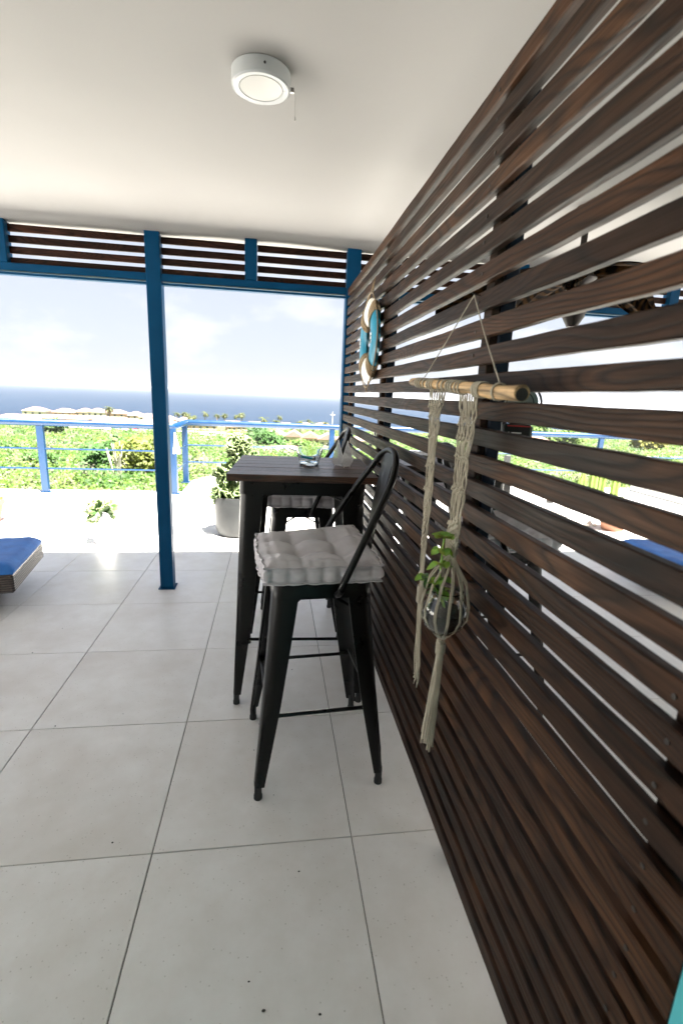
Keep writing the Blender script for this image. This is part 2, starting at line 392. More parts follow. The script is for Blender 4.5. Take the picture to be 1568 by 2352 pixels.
# ---- roof slab / ceiling with a slightly wavy front edge
nx, ny = 90, 40; Vt = []; 
xs = np.linspace(-3.0, 7.6, nx); yy = np.concatenate([np.linspace(-3.6, 1.6, ny-12), np.linspace(1.66, 2.125, 12)])
for y in yy:
    for x in xs:
        w = .007*math.sin(x*2.3+1)+.005*math.sin(x*5.1)+.002*math.sin(x*11+2)
        e = max(0, (y-1.95)/.175)
        Vt.append((x, y+(w*.8 if y > 2.0 else 0), 2.246+.0025*math.sin(x*1.3+y)-.025*e+w*.6*e))
n = nx; Ft = [(i*n+j, i*n+j+1, (i+1)*n+j+1, (i+1)*n+j) for i in range(len(yy)-1) for j in range(nx-1)]
c_ = MB(); c_.add(Vt, Ft); o_ = len(c_.v); row = (len(yy)-1)*n
c_.v += [(Vt[row+j][0], Vt[row+j][1], 2.42) for j in range(n)]
c_.f += [(row+j, row+j+1, o_+j+1, o_+j) for j in range(n-1)]
o3 = len(c_.v); c_.v += [(x, -3.6, 2.42) for x in xs]; c_.f += [(o_+j, o_+j+1, o3+j+1, o3+j) for j in range(n-1)]
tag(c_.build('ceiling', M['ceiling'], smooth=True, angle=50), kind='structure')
tag(MB().box(-5.1, 7.8, -3.8, -3.602, -.25, 2.42).build('rear_blocking_wall', M['rearwall']), 'unseen beige wall added behind the covered terrace to block light from the back', 'wall')  # unseen wall added behind the camera to keep the near area darker
tag(MB().box(.795, 1.05, -3.6, -.878, -.004, 2.24, .004).build('turquoise_wall', M['teal']), 'turquoise painted wall corner beside the near end of the slat screen', 'wall')

# ================================================================= BLUE STEEL FRAME
fr_ = thing('steel_pergola_frame', 'dark blue steel posts and beam carrying short brown louvre slats under the ceiling edge', 'pergola', (0, 2.035, 0))
def post(x0, x1, z0, z1, nm='post', y1=.085):
    MB().box(x0, x1, 0, y1, z0, z1, .004).build(nm, M['blue'], fr_)
post(-.413, -.327, 0, 2.243); post(.790, .877, 0, 2.25)
MB().box(-.425, -.315, -.012, .097, .0, .006, .001).build('base_plate', M['blue'], fr_)
SX = [-2.92, -2.3, -1.2, -.37, .201, .8335, 1.952, 3.07, 4.2, 5.3]
for x in SX:
    if abs(x+.37) < .01 or abs(x-.8335) < .01: continue
    post(x-.036, x+.036, 2.008, 2.25, 'short_post', .07)
ends = [-4.6]+[-.413, -.327, .790, .877]+[5.4]
for a, b in ((-2.96, -.4132), (-.3268, .7898), (.8772, 5.4)):
    MB().box(a, b, .004, .066, 1.967, 2.008, .003).build('beam', M['blue'], fr_)
    MB().box(a, b, .012, .055, 1.946, 1.959, .002).build('beam_lip', M['blue'], fr_)
def slat_mesh(L, h, t, seed, rough=.0011, seg=60, name='slat', mat=None):
    """board along +Y from 0 to L, z from -h/2 to h/2, x from 0 to t, edges slightly worn"""
    mb = MB(); secs = []; c = .0022
    for i in range(seg+1):
        y = L*i/seg
        def nz(k, f=3.2): return noise.noise(Vector((y*f, seed*3.1+k*7.7, k)))
        a = nz(1)*rough*1.6+nz(2, 14)*rough*.8; b = nz(3)*rough*1.6+nz(4, 17)*rough*.8; xx = nz(5, 1.2)*.0012
        z1_ = h/2+a; z0_ = -h/2+b
        secs.append([(xx, y, z0_+c), (xx, y, z1_-c), (xx+c, y, z1_), (xx+t-c, y, z1_), (xx+t, y, z1_-c), (xx+t, y, z0_+c), (xx+t-c, y, z0_), (xx+c, y, z0_)])
    mb.loft(secs); me = mb.mesh(name, mat or M['slat'])
    bm = bmesh.new(); bm.from_mesh(me); bmesh.ops.recalc_face_normals(bm, faces=bm.faces[:]); bm.to_mesh(me); bm.free(); return me
spans = [(-2.884, -2.336), (-2.264, -1.236), (-1.164, -.413), (-.327, .165), (.237, .790), (.877, 1.916), (1.988, 3.034), (3.106, 4.164), (4.236, 5.264)]
for si, (a, b) in enumerate(spans):
    for k in range(4):
        me = slat_mesh(b-a-.004, .0375, .018, si*5+k, .0006, 12, 'louvre_slat', M['louvre'])
        link('louvre_slat', me, fr_, (b-.002, .035, 2.216-.018-.058*k), (0, 0, PI/2))

# ================================================================= SLAT SCREEN
scr = thing('slat_screen', 'tall dark stained wooden slat screen running along the right side of the terrace', 'screen', (.80, -.875, 0))
YL = 2.03+.875; PITCH = .0592; H = .0392
for k in range(31):
    z = 1.999-H/2-PITCH*k
    me = slat_mesh(YL+random.uniform(-.004, .002), H+random.uniform(-.0012, .0008), .0195, k+100, .0013, 70, 'slat')
    link('slat', me, scr, (random.uniform(-.0008, .0008), 0, z), (0, R(random.uniform(-1.2, 1.2)), 0))
BY = [-.80, -.105, 1.0, 1.93]
for y in BY:
    MB().box(.0215, .042, y+.875-.021, y+.875+.021, .17, 1.99, .002).build('batten', M['slat'], scr)
    if y < 1.9: pst_ = MB().box(.0425, .076, y+.875-.026, y+.875+.026, .145, 1.985, .003).build('screen_post', M['blueshade'], scr); MB().box(.0765, .096, y+.875-.024, y+.875+.024, 0.0, .16, .001).build('foot', M['blueshade'], pst_)
hd = MB(); rr = random.Random(5)
for y in BY:
    for k in range(31):
        z = 1.999-H/2-PITCH*k+rr.uniform(-.006, .006); yy_ = y+.875+rr.uniform(-.007, .007)
        hd.lathe([(.0038, 0), (.0038, .0015), (.0014, .0016)], 7, (0, 0, 0))
        n_ = 21
        for i in range(len(hd.v)-n_, len(hd.v)):
            p = hd.v[i]; hd.v[i] = (-p[2]-.0004, p[0]+yy_, p[1]+z)
hd.build('screw_heads', M['iron'], scr, fix=False)['kind'] = 'stuff'

# ================================================================= STOOLS / TABLES
def leg_mb(bx, by, tx, ty, zt, wt, wm, wb, dx, dy):
    """pressed steel leg: outer corner runs from top (tx,ty) to foot (bx,by); dx,dy = outward signs"""
    mb = MB(); secs = []; N = 14
    for i in range(N+1):
        s = i/N; z = zt*(1-s)+.05*s
        kx = s+.06*math.sin(PI*s)*-1+.0
        ox = tx+(bx-tx)*(s**1.12); oy = ty+(by-ty)*(s**1.12)
        w = wt+(wm-wt)*min(1, s/.6) if s < .6 else wm+(wb-wm)*((s-.6)/.4)
        r = w*.42; pts = []
        # outer corner rounded, seen from above, in (dx,dy) outward frame
        pts.append((-w, 0))
        for q in range(6):
            a = PI/2*(q/5); pts.append((-r+r*math.sin(a), -r+r*math.cos(a)) if True else None)
        pts.append((0, -w)); pts.append((-.006, -w)); pts.append((-.010-w*.1, -w*.55)); pts.append((-w*.55, -.010-w*.1)); pts.append((-w, -.006))
        secs.append([(ox+dx*p[0], oy+dy*p[1], z) for p in pts])
    mb.loft(secs)
    # raised rib on lower half of the outer corner
    rib = []
    for i in range(9):
        s = .52+.4*i/8; z = zt*(1-s)+.05*s; ox = tx+(bx-tx)*(s**1.12); oy = ty+(by-ty)*(s**1.12)
        w = wt+(wm-wt)*min(1, s/.6) if s < .6 else wm+(wb-wm)*((s-.6)/.4)
        q = w*.42*.29; rib.append((ox-dx*q, oy-dy*q, z))
    mb.tube(rib, [.001]+[.0042]*7+[.001], 8)
    return mb
def metal_furniture(root, hw, ht, zt, foot, wt, apron, zbar, barflip=0, legscale=1.):
    """four pressed legs, feet, foot bars, x brace; hw=half foot spread, ht=half top spread"""
    for dx in (-1, 1):
        for dy in (-1, 1):
            l = leg_mb(dx*hw, dy*hw, dx*ht, dy*ht, zt, wt, wt*.70*legscale, .034, dx, dy).build('leg', M['black'], root, True, 40)
            f = MB().lathe([(.012, 0.004), (.0145, 0.0), (.0145, .014), (.0125, .02), (.0125, .065), (.010, .07)], 14, (dx*(hw-.0135), dy*(hw-.0135), 0)).build('foot', M['rubber'], l, True, 50)
    for dx in (-1, 1):
        z = zbar+(.02 if barflip else 0); w = ht+(hw-ht)*(1-z/zt)-.018
        b = MB().tube([(dx*w, -w, z), (dx*w, -w+.03, z), (dx*w, w-.03, z), (dx*w, w, z)], .0068, 8).build('foot_bar', M['black'], root, True)
        z = zbar; w = ht+(hw-ht)*(1-z/zt)-.018
        MB().tube([(-w, dx*w, z), (-w+.05, dx*w, z), (w-.05, dx*w, z), (w, dx*w, z)], [.0092, .0068, .0068, .0092], 8).build('foot_bar', M['black'], root, True)
    # x brace
    zb = zt-.1
    for sgn in (-1, 1):
        w = ht-.03; mb = MB()
        for e in (-1, 1):
            p0 = Vector((0, 0, zt-.055+.003*sgn)); p1 = Vector((e*w, e*sgn*w, zb+.003*sgn)); dd = p1-p0
            q = dd.to_track_quat('X', 'Z').to_matrix().to_4x4(); q.translation = (p0+p1)/2
            mb.obox(q, dd.length, .014, .004)
        mb.build('cross_brace', M['black'], root)
def rsq(h, r, z, k=5, cx=0, cy=0):
    pts = []
    for (sx, sy, a0) in ((1, 1, 0), (-1, 1, PI/2), (-1, -1, PI), (1, -1, 3*PI/2)):
        for i in range(k+1):
            a = a0+PI/2*i/k; pts.append((cx+sx*(h-r)+r*math.cos(a), cy+sy*(h-r)+r*math.sin(a), z))
    return pts
def make_stool(label, group):
    t = thing('bar_stool', label, 'bar stool', (0, 0, 0), 0, group)
    metal_furniture(t, .226, .163, .735, .0, .084, .05, .292, 1)
    MB().loft([rsq(.166, .03, .700), rsq(.163, .03, .748), rsq(.158, .03, .757), rsq(.14, .03, .757), rsq(.13, .03, .752)]).build('seat', M['black'], t, True, 40)
    pts = [(.040, -.188, .722), (.043, -.206, .735), (.052, -.216, .77), (.088, -.212, .85), (.135, -.192, .94), (.186, -.162, 1.03), (.222, -.128, 1.095), (.240, -.09, 1.14), (.250, -.045, 1.162), (.252, 0, 1.168)]
    pts = pts+[(x, -y, z) for x, y, z in pts[:-1]][::-1]
    # smooth resample
    P_ = [Vector(p) for p in pts]; out = []
    for i in range(len(P_)-1):
        p0, p1, p2, p3 = P_[max(i-1, 0)], P_[i], P_[i+1], P_[min(i+2, len(P_)-1)]
        for q in range(4):
            s = q/4; out.append(.5*((2*p1)+(-p0+p2)*s+(2*p0-5*p1+4*p2-p3)*s*s+(-p0+3*p1-3*p2+p3)*s**3))
    out.append(P_[-1])
    MB().tube(out, .0115, 12).build('back_hoop', M['black'], t, True, 60)
    # splat: pressed plate from rear of seat to hoop with a folded centre and a lifted grip
    sp = MB(); N = 24; Wd = 10; th = .0022; rows = []
    for i in range(N+1):
        s = i/N; z = .745+s*.405; x = .172+.072*s**.9-.006*math.sin(PI*s)
        w = .036+.020*s
        row = []
        for j in range(Wd+1):
            u = -1+2*j/Wd; dd = -.004*(1-abs(u))*(1 if s < .75 else (1-s)/.25)
            gx = .007*math.exp(-((s-.80)/.03)**2)*max(0, 1-(u/.38)**2)
            zz = z+(.012*(1-u*u) if i == N else 0)
            row.append((x+dd-gx, u*w, zz))
        rows.append(row)
    for r_ in rows: sp.v += r_
    for i in range(N):
        for j in range(Wd): a = i*(Wd+1)+j; sp.f.append((a, a+1, a+Wd+2, a+Wd+1))
    o = len(sp.v); sp.v += [(x+th, y, z) for x, y, z in sp.v[:o]]; sp.f += [tuple(i+o for i in q[::-1]) for q in sp.f[:]]
    ed = [j for j in range(Wd)]; n1 = Wd+1
    for i in range(N):
        for a in (i*n1, i*n1+Wd): sp.f.append((a, a+n1, a+n1+o, a+o))
    for j in range(Wd):
        for a in (j, N*n1+j): sp.f.append((a, a+1, a+1+o, a+o))
    sp.build('back_splat', M['black'], t, True, 30)
    return t
SG = 'black steel bar stools with hoop backs at the bar tables'
st = make_stool('nearest black steel bar stool with its hoop back beside the slat screen', SG)
stool_spots = [
    (.500, .407, R(4.5), None),
    (.505, 1.475, R(1), 'black steel bar stool behind the wooden bar table on this side of the screen'),
    (1.30, .72, R(184), 'nearer black bar stool on the far side of the slat screen'),
    (1.26, 1.95, R(178), 'farther black bar stool on the far side of the slat screen')]
stools = []
for i, (x, y, a, lb) in enumerate(stool_spots):
    o = st if i == 0 else copy_tree(st)
    o.location = (x, y, 0); o.rotation_euler = (0, 0, a)
    if lb: o['label'] = lb
    stools.append(o)

def cushion_mesh(seed=0):
    a, h = .197, .038
    def mapp(x, y, z):
        fx = (1-x*x)*(1-y*y); x, y = x+fx*.12*noise.noise(Vector((x*1.3+seed, y*1.3, 7))), y+fx*.12*noise.noise(Vector((x*1.3, y*1.3+seed, 17)))
        # x,y,z in [-1,1]
        k = .10; X = x*math.sqrt(1-k*y*y*.9); Y = y*math.sqrt(1-k*x*x*.9)
        r = max(abs(x), abs(y)); edge = max(0, (r-.82)/.18)
        zt_ = z*h*(1-.22*edge*edge)
        px, py = X*a, Y*a
        if r > .999:   # side band
            bul = .009*(1-z*z); al = (y if abs(x) > abs(y) else x)
            pin = abs(math.sin(al*PI*3.5+.4)); bul -= .012*(1-pin)**2*(1-.4*abs(z))
            bul -= .006*math.exp(-((abs(z)-.62)/.12)**2)
            px += bul*(1 if x > .999 else -1 if x < -.999 else 0); py += bul*(1 if y > .999 else -1 if y < -.999 else 0)
        if abs(z) > .999:
            zz = .006*(1-(max(abs(x), abs(y)))**4)+.013*(abs(math.sin(PI*(x-.36)/.72)*math.sin(PI*(y-.36)/.72))**.55)*min(1, (1-r)/.2)-.004
            for tx in (-.36, .36):
                for ty in (-.36, .36):
                    dd = ((x-tx)**2+(y-ty)**2); zz -= .030*math.exp(-dd/.014)+.014*math.exp(-dd/.10)
            for tx in (-.36, .36):
                zz -= .004*math.exp(-((x-tx)/.05)**2)*(1-.3*abs(y))+.004*math.exp(-((y-tx)/.05)**2)*(1-.3*abs(x))
            # stitched roll round the border with small pinches
            zz -= .007*math.exp(-((r-.80)/.05)**2); al = (y if abs(x) > abs(y) else x)
            if r > .8: zz -= .004*(1-abs(math.sin(al*PI*5)))**2
            zz += .0022*noise.noise(Vector((x*5+seed, y*5, 1)))+.0012*noise.noise(Vector((x*14+seed, y*14, 3)))
            zt_ += zz*(1 if z > 0 else -.6)
        n1 = noise.noise(Vector((x*2.2+seed, y*2.2, z*2)))
        px += n1*.003; py += noise.noise(Vector((x*2.2, y*2.2+seed, z*2+9)))*.003; zt_ += n1*.002
        # slump: far right corner rides up on the backrest
        zt_ += .026*max(0, (x*.5+y*.5))**1.6*(1 if z > 0 else .6) - .006*max(0, -y)*max(0, x)
        return (px, py, zt_+h)
    N, Hn = 56, 12; mb = MB(); 
    def grid(fn, n1, n2):
        o = len(mb.v)
        for i in range(n1+1):
            for j in range(n2+1): mb.v.append(mapp(*fn(-1+2*i/n1, -1+2*j/n2)))
        for i in range(n1):
            for j in range(n2): q = o+i*(n2+1)+j; mb.f.append((q, q+1, q+n2+2, q+n2+1))
    grid(lambda a_, b_: (a_, b_, 1), N, N); grid(lambda a_, b_: (a_, b_, -1), N, N)
    for s_ in (-1, 1):
        grid(lambda a_, b_: (s_, a_, b_*.9999 if abs(b_) == 1 else b_), N, Hn); grid(lambda a_, b_: (a_, s_, b_), N, Hn)
    pipes = MB()
    for zz_ in (.86, -.86):
        ring = []
        for sx, sy, dx, dy in ((-1, -1, 1, 0), (1, -1, 0, 1), (1, 1, -1, 0), (-1, 1, 0, -1)):
            for i in range(26):
                q = 2*i/26; p = Vector(mapp(sx+dx*q, sy+dy*q, zz_)); ring.append(p+Vector((p.x, p.y, 0)).normalized()*.0022+Vector((0, 0, .002*zz_)))
        pipes.tube(ring+[ring[0]], [.0030+.0006*math.sin(i*1.3) for i in range(len(ring)+1)], 7, False)
    pme = pipes.mesh('piping', M['cushion'], True)
    me = mb.mesh('cushion', M['cushion']); bm = bmesh.new(); bm.from_mesh(me)
    bmesh.ops.remove_doubles(bm, verts=bm.verts[:], dist=.0075*0+.0022); bmesh.ops.recalc_face_normals(bm, faces=bm.faces[:])
    for _ in range(1): bmesh.ops.smooth_vert(bm, verts=bm.verts[:], factor=.35, use_axis_x=True, use_axis_y=True, use_axis_z=True)
    bm.to_mesh(me); bm.free(); me.shade_smooth(); return me, pme
cu_lab = ['grey tufted cotton cushion on the nearest bar stool', 'grey tufted cushion on the bar stool behind the wooden table',
          'grey tufted cushion on the nearer stool beyond the slat screen', 'grey tufted cushion on the farther stool beyond the slat screen']
for i, o in enumerate(stools):
    cm_, pm_ = cushion_mesh(i*3.7)
    c = link('seat_cushion', cm_, None, (o.location.x-(.008 if i < 2 else -.01), o.location.y, .757), (0, 0, o.rotation_euler.z+R(1.5)-(0 if i < 2 else PI)))
    link('piping', pm_, c)
    tag(c, cu_lab[i], 'cushion', 'grey tufted stool cushions')

def make_table(label):
    t = thing('bar_table', label, 'bar table', (0, 0, 0), 0, 'black legged bar tables with wooden tops')
    metal_furniture(t, .285, .255, 1.0, 0, .098, .05, .304, 0, 1.05)
    MB().loft([rsq(.258, .03, .945), rsq(.258, .03, 1.0048), ]).build('apron', M['black'], t, True, 40)
    # top of glued staves
    nst = 6; W_ = .60; rr = random.Random(9)
    for k in range(nst):
        y0 = -.3+k*W_/nst; w = W_/nst
        me = slat_mesh(.60, w-.0009, .028, 300+k, .0002, 10, 'stave', M['table'])
        o = link('stave', me, t, (.30, y0+w/2, 1.0055), (0, 0, 0))
        # slat frame: length Y, height Z, thickness X  -> length -X, width Y, thickness Z
        o.matrix_local = Matrix.Translation((.30, y0+w/2, 1.0052)) @ Matrix(((0, -1, 0, 0), (0, 0, 1, 0), (1, 0, 0, 0), (0, 0, 0, 1)))
    return t
tb = make_table('square wooden topped bar table between the two stools on this side of the screen')
tb.location = (.478, .972, 0); tb.rotation_euler = (0, 0, R(-2.6))
tb2 = copy_tree(tb); tb2.location = (1.27, 1.34, 0); tb2.rotation_euler = (0, 0, R(1)); tb2['label'] = 'second bar table with wooden top seen through the slats beyond the screen'

# ---- things on the table
ZT = 1.0335
g_ = thing('glass_bowl', 'clear glass bowl holding a turquoise lighter on the wooden bar table', 'bowl', (.508, .985, ZT))
prof = [(.0, .0), (.040, .0), (.043, .003), (.050, .03), (.058, .058), (.0625, .078), (.0605, .0785), (.055, .058), (.047, .03), (.040, .0075), (.0, .007)]
MB().lathe(prof, 40, (0, 0, 0)).build('bowl', M['glass'], g_, True, 60)
lt = thing('lighter', 'turquoise plastic lighter lying in the glass bowl', 'lighter', (.503, .985, ZT+.031)); lt.rotation_euler = (0, R(10), R(-8))
MB().loft([[(x, .0055*math.cos(a), .0095*.6*math.sin(a)) for a in np.linspace(0, 2*PI, 13)[:-1]] for x in (-.035, .022)]).build('body', M['turq'], lt, True)
MB().box(.0225, .034, -.005, .005, -.005, .005, .001).build('cap', M['chrome'], lt); MB().lathe([(.004, -.004), (.004, .004)], 12, (.03, 0, .006)).build('wheel', M['iron'], lt)
rr = random.Random(2); cme = MB().lathe([(.010, 0), (.010, .0016)], 16).mesh('coin', M['coin'])
for i in range(9):
    a = rr.uniform(0, 6.28); r_ = rr.uniform(0, .026)
    tag(link('coin', cme, None, (.508+r_*math.cos(a), .985+r_*math.sin(a), ZT+.0088+.0018*i)), 'silver coin in the small pile at the bottom of the glass bowl', 'coin', 'silver coins in the glass bowl')
nh = thing('napkin_holder', 'white wire napkin holder of two pointed lattice plates on the wooden bar table', 'napkin holder', (.655, .945, ZT), R(36))
out = [(-.018, .006), (-.036, .028), (0, .118), (.036, .028), (.018, .006)]
def inside(x, z):
    if z < .006 or z > .118: return False
    if z < .028: w = .018+(z-.006)/.022*.018
    else: w = .036*(1-(z-.028)/.09)
    return abs(x) < w
for yo in (-.03, .03):
    f = MB().tube([(x, yo, z) for x, z in out+[out[0]]], .0017, 6)
    for x, z in (out[0], out[-1]): f.tube([(x, yo, z), (x, yo, 0)], .0017, 6)
    p = f.build('wire_frame', M['wirewhite'], nh, True)
    l = MB()
    for sgn in (-1, 1):
        for k in range(-30, 34):
            b = k*.0072; seg = None; last = None
            for q in range(0, 57):
                z = .006+q*.002; x = (z*.62*sgn+b*.7)
                if inside(x, z):
                    if seg is None: seg = (x, yo, z)
                    last = (x, yo, z)
            if seg and last and seg != last: l.tube([seg, last], .0009, 4)
    l.build('wire_lattice', M['wirewhite'], p, fix=False)
b = MB()
for x in (-.016, 0, .016): b.tube([(x, -.03, .006), (x, .03, .006)], .001, 6)
b.build('base_wire', M['wirewhite'], nh, True)
pl = MB().lathe([(0, 0), (.07, 0), (.105, .014), (.103, .016), (.07, .004), (0, .004)], 32).build('plate', M['whitepaint'], None, True); pl.location = (1.16, 1.45, ZT)
tag(pl, 'white plate on the second table beyond the slat screen', 'plate')

# ================================================================= CEILING LAMP
cl = thing('ceiling_lamp', 'round white surface mounted ceiling lamp with a beaded pull chain', 'ceiling lamp', (.300, .462, 2.2475))
MB().lathe([(.0, -.038), (.062, -.038), (.064, -.0405), (.079, -.042), (.0845, -.039), (.0855, -.034), (.0855, -.003), (.082, 0), (0, 0)][::-1], 56).build('housing', M['lamp'], cl, True, 30)
MB().lathe([(0, -.0402), (.0605, -.0402), (.0615, -.0390)], 48).build('diffuser', M['diffuser'], cl, True, 30)
MB().ball((.012, -.0855, -.020), .0035, 8).build('screw', M['iron'], cl, True)
sw = MB().box(.084, .096, .008, .019, -.034, -.022, .001).build('chain_switch', M['chrome'], cl)
ch = MB(); pc = (.0965, .0135)
for i in range(15):
    z = -.030-i*.0042; ch.ball((pc[0]+.003*min(1, i/4), pc[1], z), .00155, 5)
ch.tube([(pc[0]+.003, pc[1], -.030-15*.0042), (pc[0]+.003, pc[1], -.030-15*.0042-.012)], .002, 8)
ch.build('pull_chain', M['chrome'], sw, True, fix=False)

# ================================================================= MACRAME HANGER
mac = thing('macrame_hanger', 'beige knotted macrame plant hanger on a bare wooden dowel hung on the slat screen', 'macrame hanger', (0, 0, 0))
A = Vector((.762, .262, 1.397)); B = Vector((.742, -.462, 1.3615))
pt = lambda s: A+(B-A)*s
sp_ = [pt(i/12)+Vector((0, 0, .002*math.sin(i*1.7))) for i in range(13)]
rad = [.0105+.003*(i/12)+.0006*math.sin(i*2.1) for i in range(13)]
dw = MB().tube([sp_[0]+(A-B).normalized()*.006]+sp_, [.006]+rad, 18).build('dowel', M['bamboo'], mac, True, 50)
q = (B-A).normalized()
MB().tube([B+q*.0003, B+q*.0009], [.0105, .0105], 18).build('dowel_hollow_shade', M['iron'], dw)  # dark disc painting the shade inside the dowel's hollow end
# nail on the screen + hanging strings
nail = Vector((.792, -.105, 1.578))
MB().tube([nail+Vector((.009, 0, 0)), nail-Vector((.012, 0, -.004))], .0016, 8).build('nail', M['iron'], mac, True)
for s in (.178, .877):
    p = pt(s)+Vector((0, 0, .014)); mid = (p+nail)/2-Vector((0.004, 0, .003))
    MB().tube([nail-Vector((.006, 0, 0)), mid, p], .0014, 6).build('hanging_string', M['cord'], mac, True)
rr = random.Random(11)
def wrap(s, n=2, r_=.0016):
    mb = MB(); pts = []
    c = pt(s); tq = (B-A).normalized(); a = tq.orthogonal().normalized(); b_ = tq.cross(a); R_ = .0105+.003*s+.0022
    for i in range(n*14+1):
        an = 2*PI*i/14; pts.append(c+tq*(i/14*.0034-.003)+(a*math.cos(an)+b_*math.sin(an))*R_)
    mb.tube(pts, r_, 6); mb.build('cord_wrap', M['cord'], mac, True, 80, False)
for s in (.10, .13, .165, .215, .27, .30, .335, .41, .455, .50, .525, .55, .59, .62, .735, .755, .775, .877): wrap(s, rr.choice((2, 3, 3)))
def knot(mb, p, r=.0042):
    mb.ball(p, r, 5, (1, 1.1, 1.25)); mb.ball((p[0]-.002, p[1]+.002, p[2]-r*1.2), r*.8, 5)
def panel(sA, sB, ncord, zs, widths, xoff, ytar, levels, name='cord', seed=0, zend=None):
    """cords running down from the dowel between sA..sB through knot levels"""
    rr = random.Random(seed); kn = MB()
    for c in range(ncord):
        u = (c+.5)/ncord*2-1; pts = []
        top = pt(sA+(sB-sA)*(c//2*2+1)/ncord)+Vector((-.008, 0, -.011)); pts.append(top)
        for k, (z, w) in enumerate(zip(zs, widths)):
            yy_ = ytar[k]-u*w; pair = -1 if (c+k) % 2 else 1
            pts.append(Vector((xoff[k]+rr.uniform(-.0025, .0025), yy_+pair*w*.07*rr.random(), z+rr.uniform(-.002, .002))))
            if k < len(zs)-1:
                pts.append(Vector(((xoff[k]+xoff[k+1])/2+rr.uniform(-.003, .003), (yy_+ytar[k+1]-u*widths[k+1])/2+rr.uniform(-.003, .003), (z+zs[k+1])/2)))
        if zend is not None:
            pts[-1].z = zend+rr.uniform(-.02, .012); pts[-1].y += rr.uniform(-.01, .01); pts[-1].x += rr.uniform(-.006, .004)
        MB().tube(pts, .00155, 6).build(name, M['cord'], mac, True, 80, False)
    for k in levels:
        for j in range(5):
            u = -1+2*(j+.5)/5; knot(kn, (xoff[k]-.002, ytar[k]-u*widths[k], zs[k]+rr.uniform(-.004, .004)), .0036)
        if k+1 < len(zs):
            pass
    kn.build('knots', M['cord'], mac, True, 80, False)['kind'] = 'stuff'
# left, longer band
zs = [1.337, 1.31, 1.285, 1.258, 1.225, 1.18, 1.12, 1.09, 1.04, .97, .88, .845, .76, .66, .60, .575]
wd = [.052, .040, .044, .032, .034, .030, .028, .024, .026, .022, .014, .013, .018, .021, .022, .024]
xo = [.752]*16; yc = [-.005, -.004, -.005, -.006, -.006, -.006, -.004, -.005, -.006, -.008, -.012, -.014, -.02, -.03, -.036, -.04]
panel(.30, .50, 14, zs, wd, xo, yc, [0, 1, 3, 5, 6, 10], 'cord', 3, .575)
kb = MB(); rr = random.Random(8)
for i in range(26):
    knot(kb, (.749, -.006+.006*math.sin(i*1.9), 1.09-i*.0052), .0034)
for i in range(14): kb.tube([(.752+.009*math.cos(a), -.013+.012*math.sin(a), .845-i*.0035) for a in np.linspace(0, 2*PI, 11)], .0017, 5)
kb.build('knots', M['cord'], mac, True, 80, False)['kind'] = 'stuff'
# right band, two legs then the sling with the jar
JC = Vector((.712, -.300, .905)); JR = .048
zs = [1.335, 1.305, 1.27, 1.235, 1.20, 1.165, 1.13, 1.09, 1.06, 1.02]
wd = [.050, .045, .042, .036, .036, .034, .034, .032, .030, .028]
xo = [.746, .746, .744, .742, .74, .738, .736, .733, .73, .727]; yc = [-.232, -.236, -.238, -.24, -.243, -.247, -.25, -.255, -.26, -.265]
panel(.62, .775, 16, zs, wd, xo, yc, [1, 2, 3, 5, 7], 'cord', 9)
kb = MB(); rr = random.Random(4)
for i in range(44):
    knot(kb, (.733+rr.uniform(-.004, .002), -.262+rr.uniform(-.020, .020), 1.10-i*.0022), .0036)
kb.build('knots', M['cord'], mac, True, 80, False)['kind'] = 'stuff'
kp = JC+Vector((.004, .012, -.070))
rr = random.Random(5)
for c in range(12):
    a = 2*PI*c/12+.2; u = math.cos(a)
    p0 = Vector((.727+.002*math.sin(a), -.265+.024*math.cos(a), 1.022)); dirn = Vector((math.sin(a), math.cos(a), 0))
    pts = [p0, p0+(JC+dirn*(JR+.004)+Vector((0, 0, .012))-p0)*.5+dirn*.012, JC+dirn*(JR+.0035)+Vector((0, 0, .014)), JC+dirn*(JR+.003)+Vector((0, 0, -.006)), JC+dirn*(JR*.72)+Vector((0, 0, -.034)), kp+dirn*.006]
    for off in (-.0016, .0016):
        o_ = Vector((math.cos(a), -math.sin(a), 0))*off
        MB().tube([p+o_ for p in pts], .00145, 6).build('cord', M['cord'], mac, True, 80, False)
kb = MB()
for i in range(7): knot(kb, (kp.x+.006*math.cos(i), kp.y+.006*math.sin(i*1.3), kp.z+.004-.002*i), .006)
for i in range(8): kb.tube([(kp.x+.0095*math.cos(a), kp.y+.0095*math.sin(a), kp.z-.012-i*.0033) for a in np.linspace(0, 2*PI, 11)], .0018, 5)
kb.build('knots', M['cord'], mac, True, 80, False)['kind'] = 'stuff'
for c in range(18):
    a = 2*PI*c/18; r0 = .008; r1 = .016+rr.uniform(-.003, .004); zend = .555+rr.uniform(-.012, .02)
    pts = []
    for i in range(7):
        s = i/6; r_ = r0+(r1-r0)*s; pts.append((kp.x-.006*s+r_*.7*math.cos(a)+rr.uniform(-.0012, .0012), kp.y+.014*s+r_*math.sin(a)+rr.uniform(-.0012, .0012), kp.z-.03+(zend-kp.z+.03)*s))
    MB().tube(pts, [.0016]*6+[.0026], 6).build('cord', M['cord'], mac, True, 80, False)
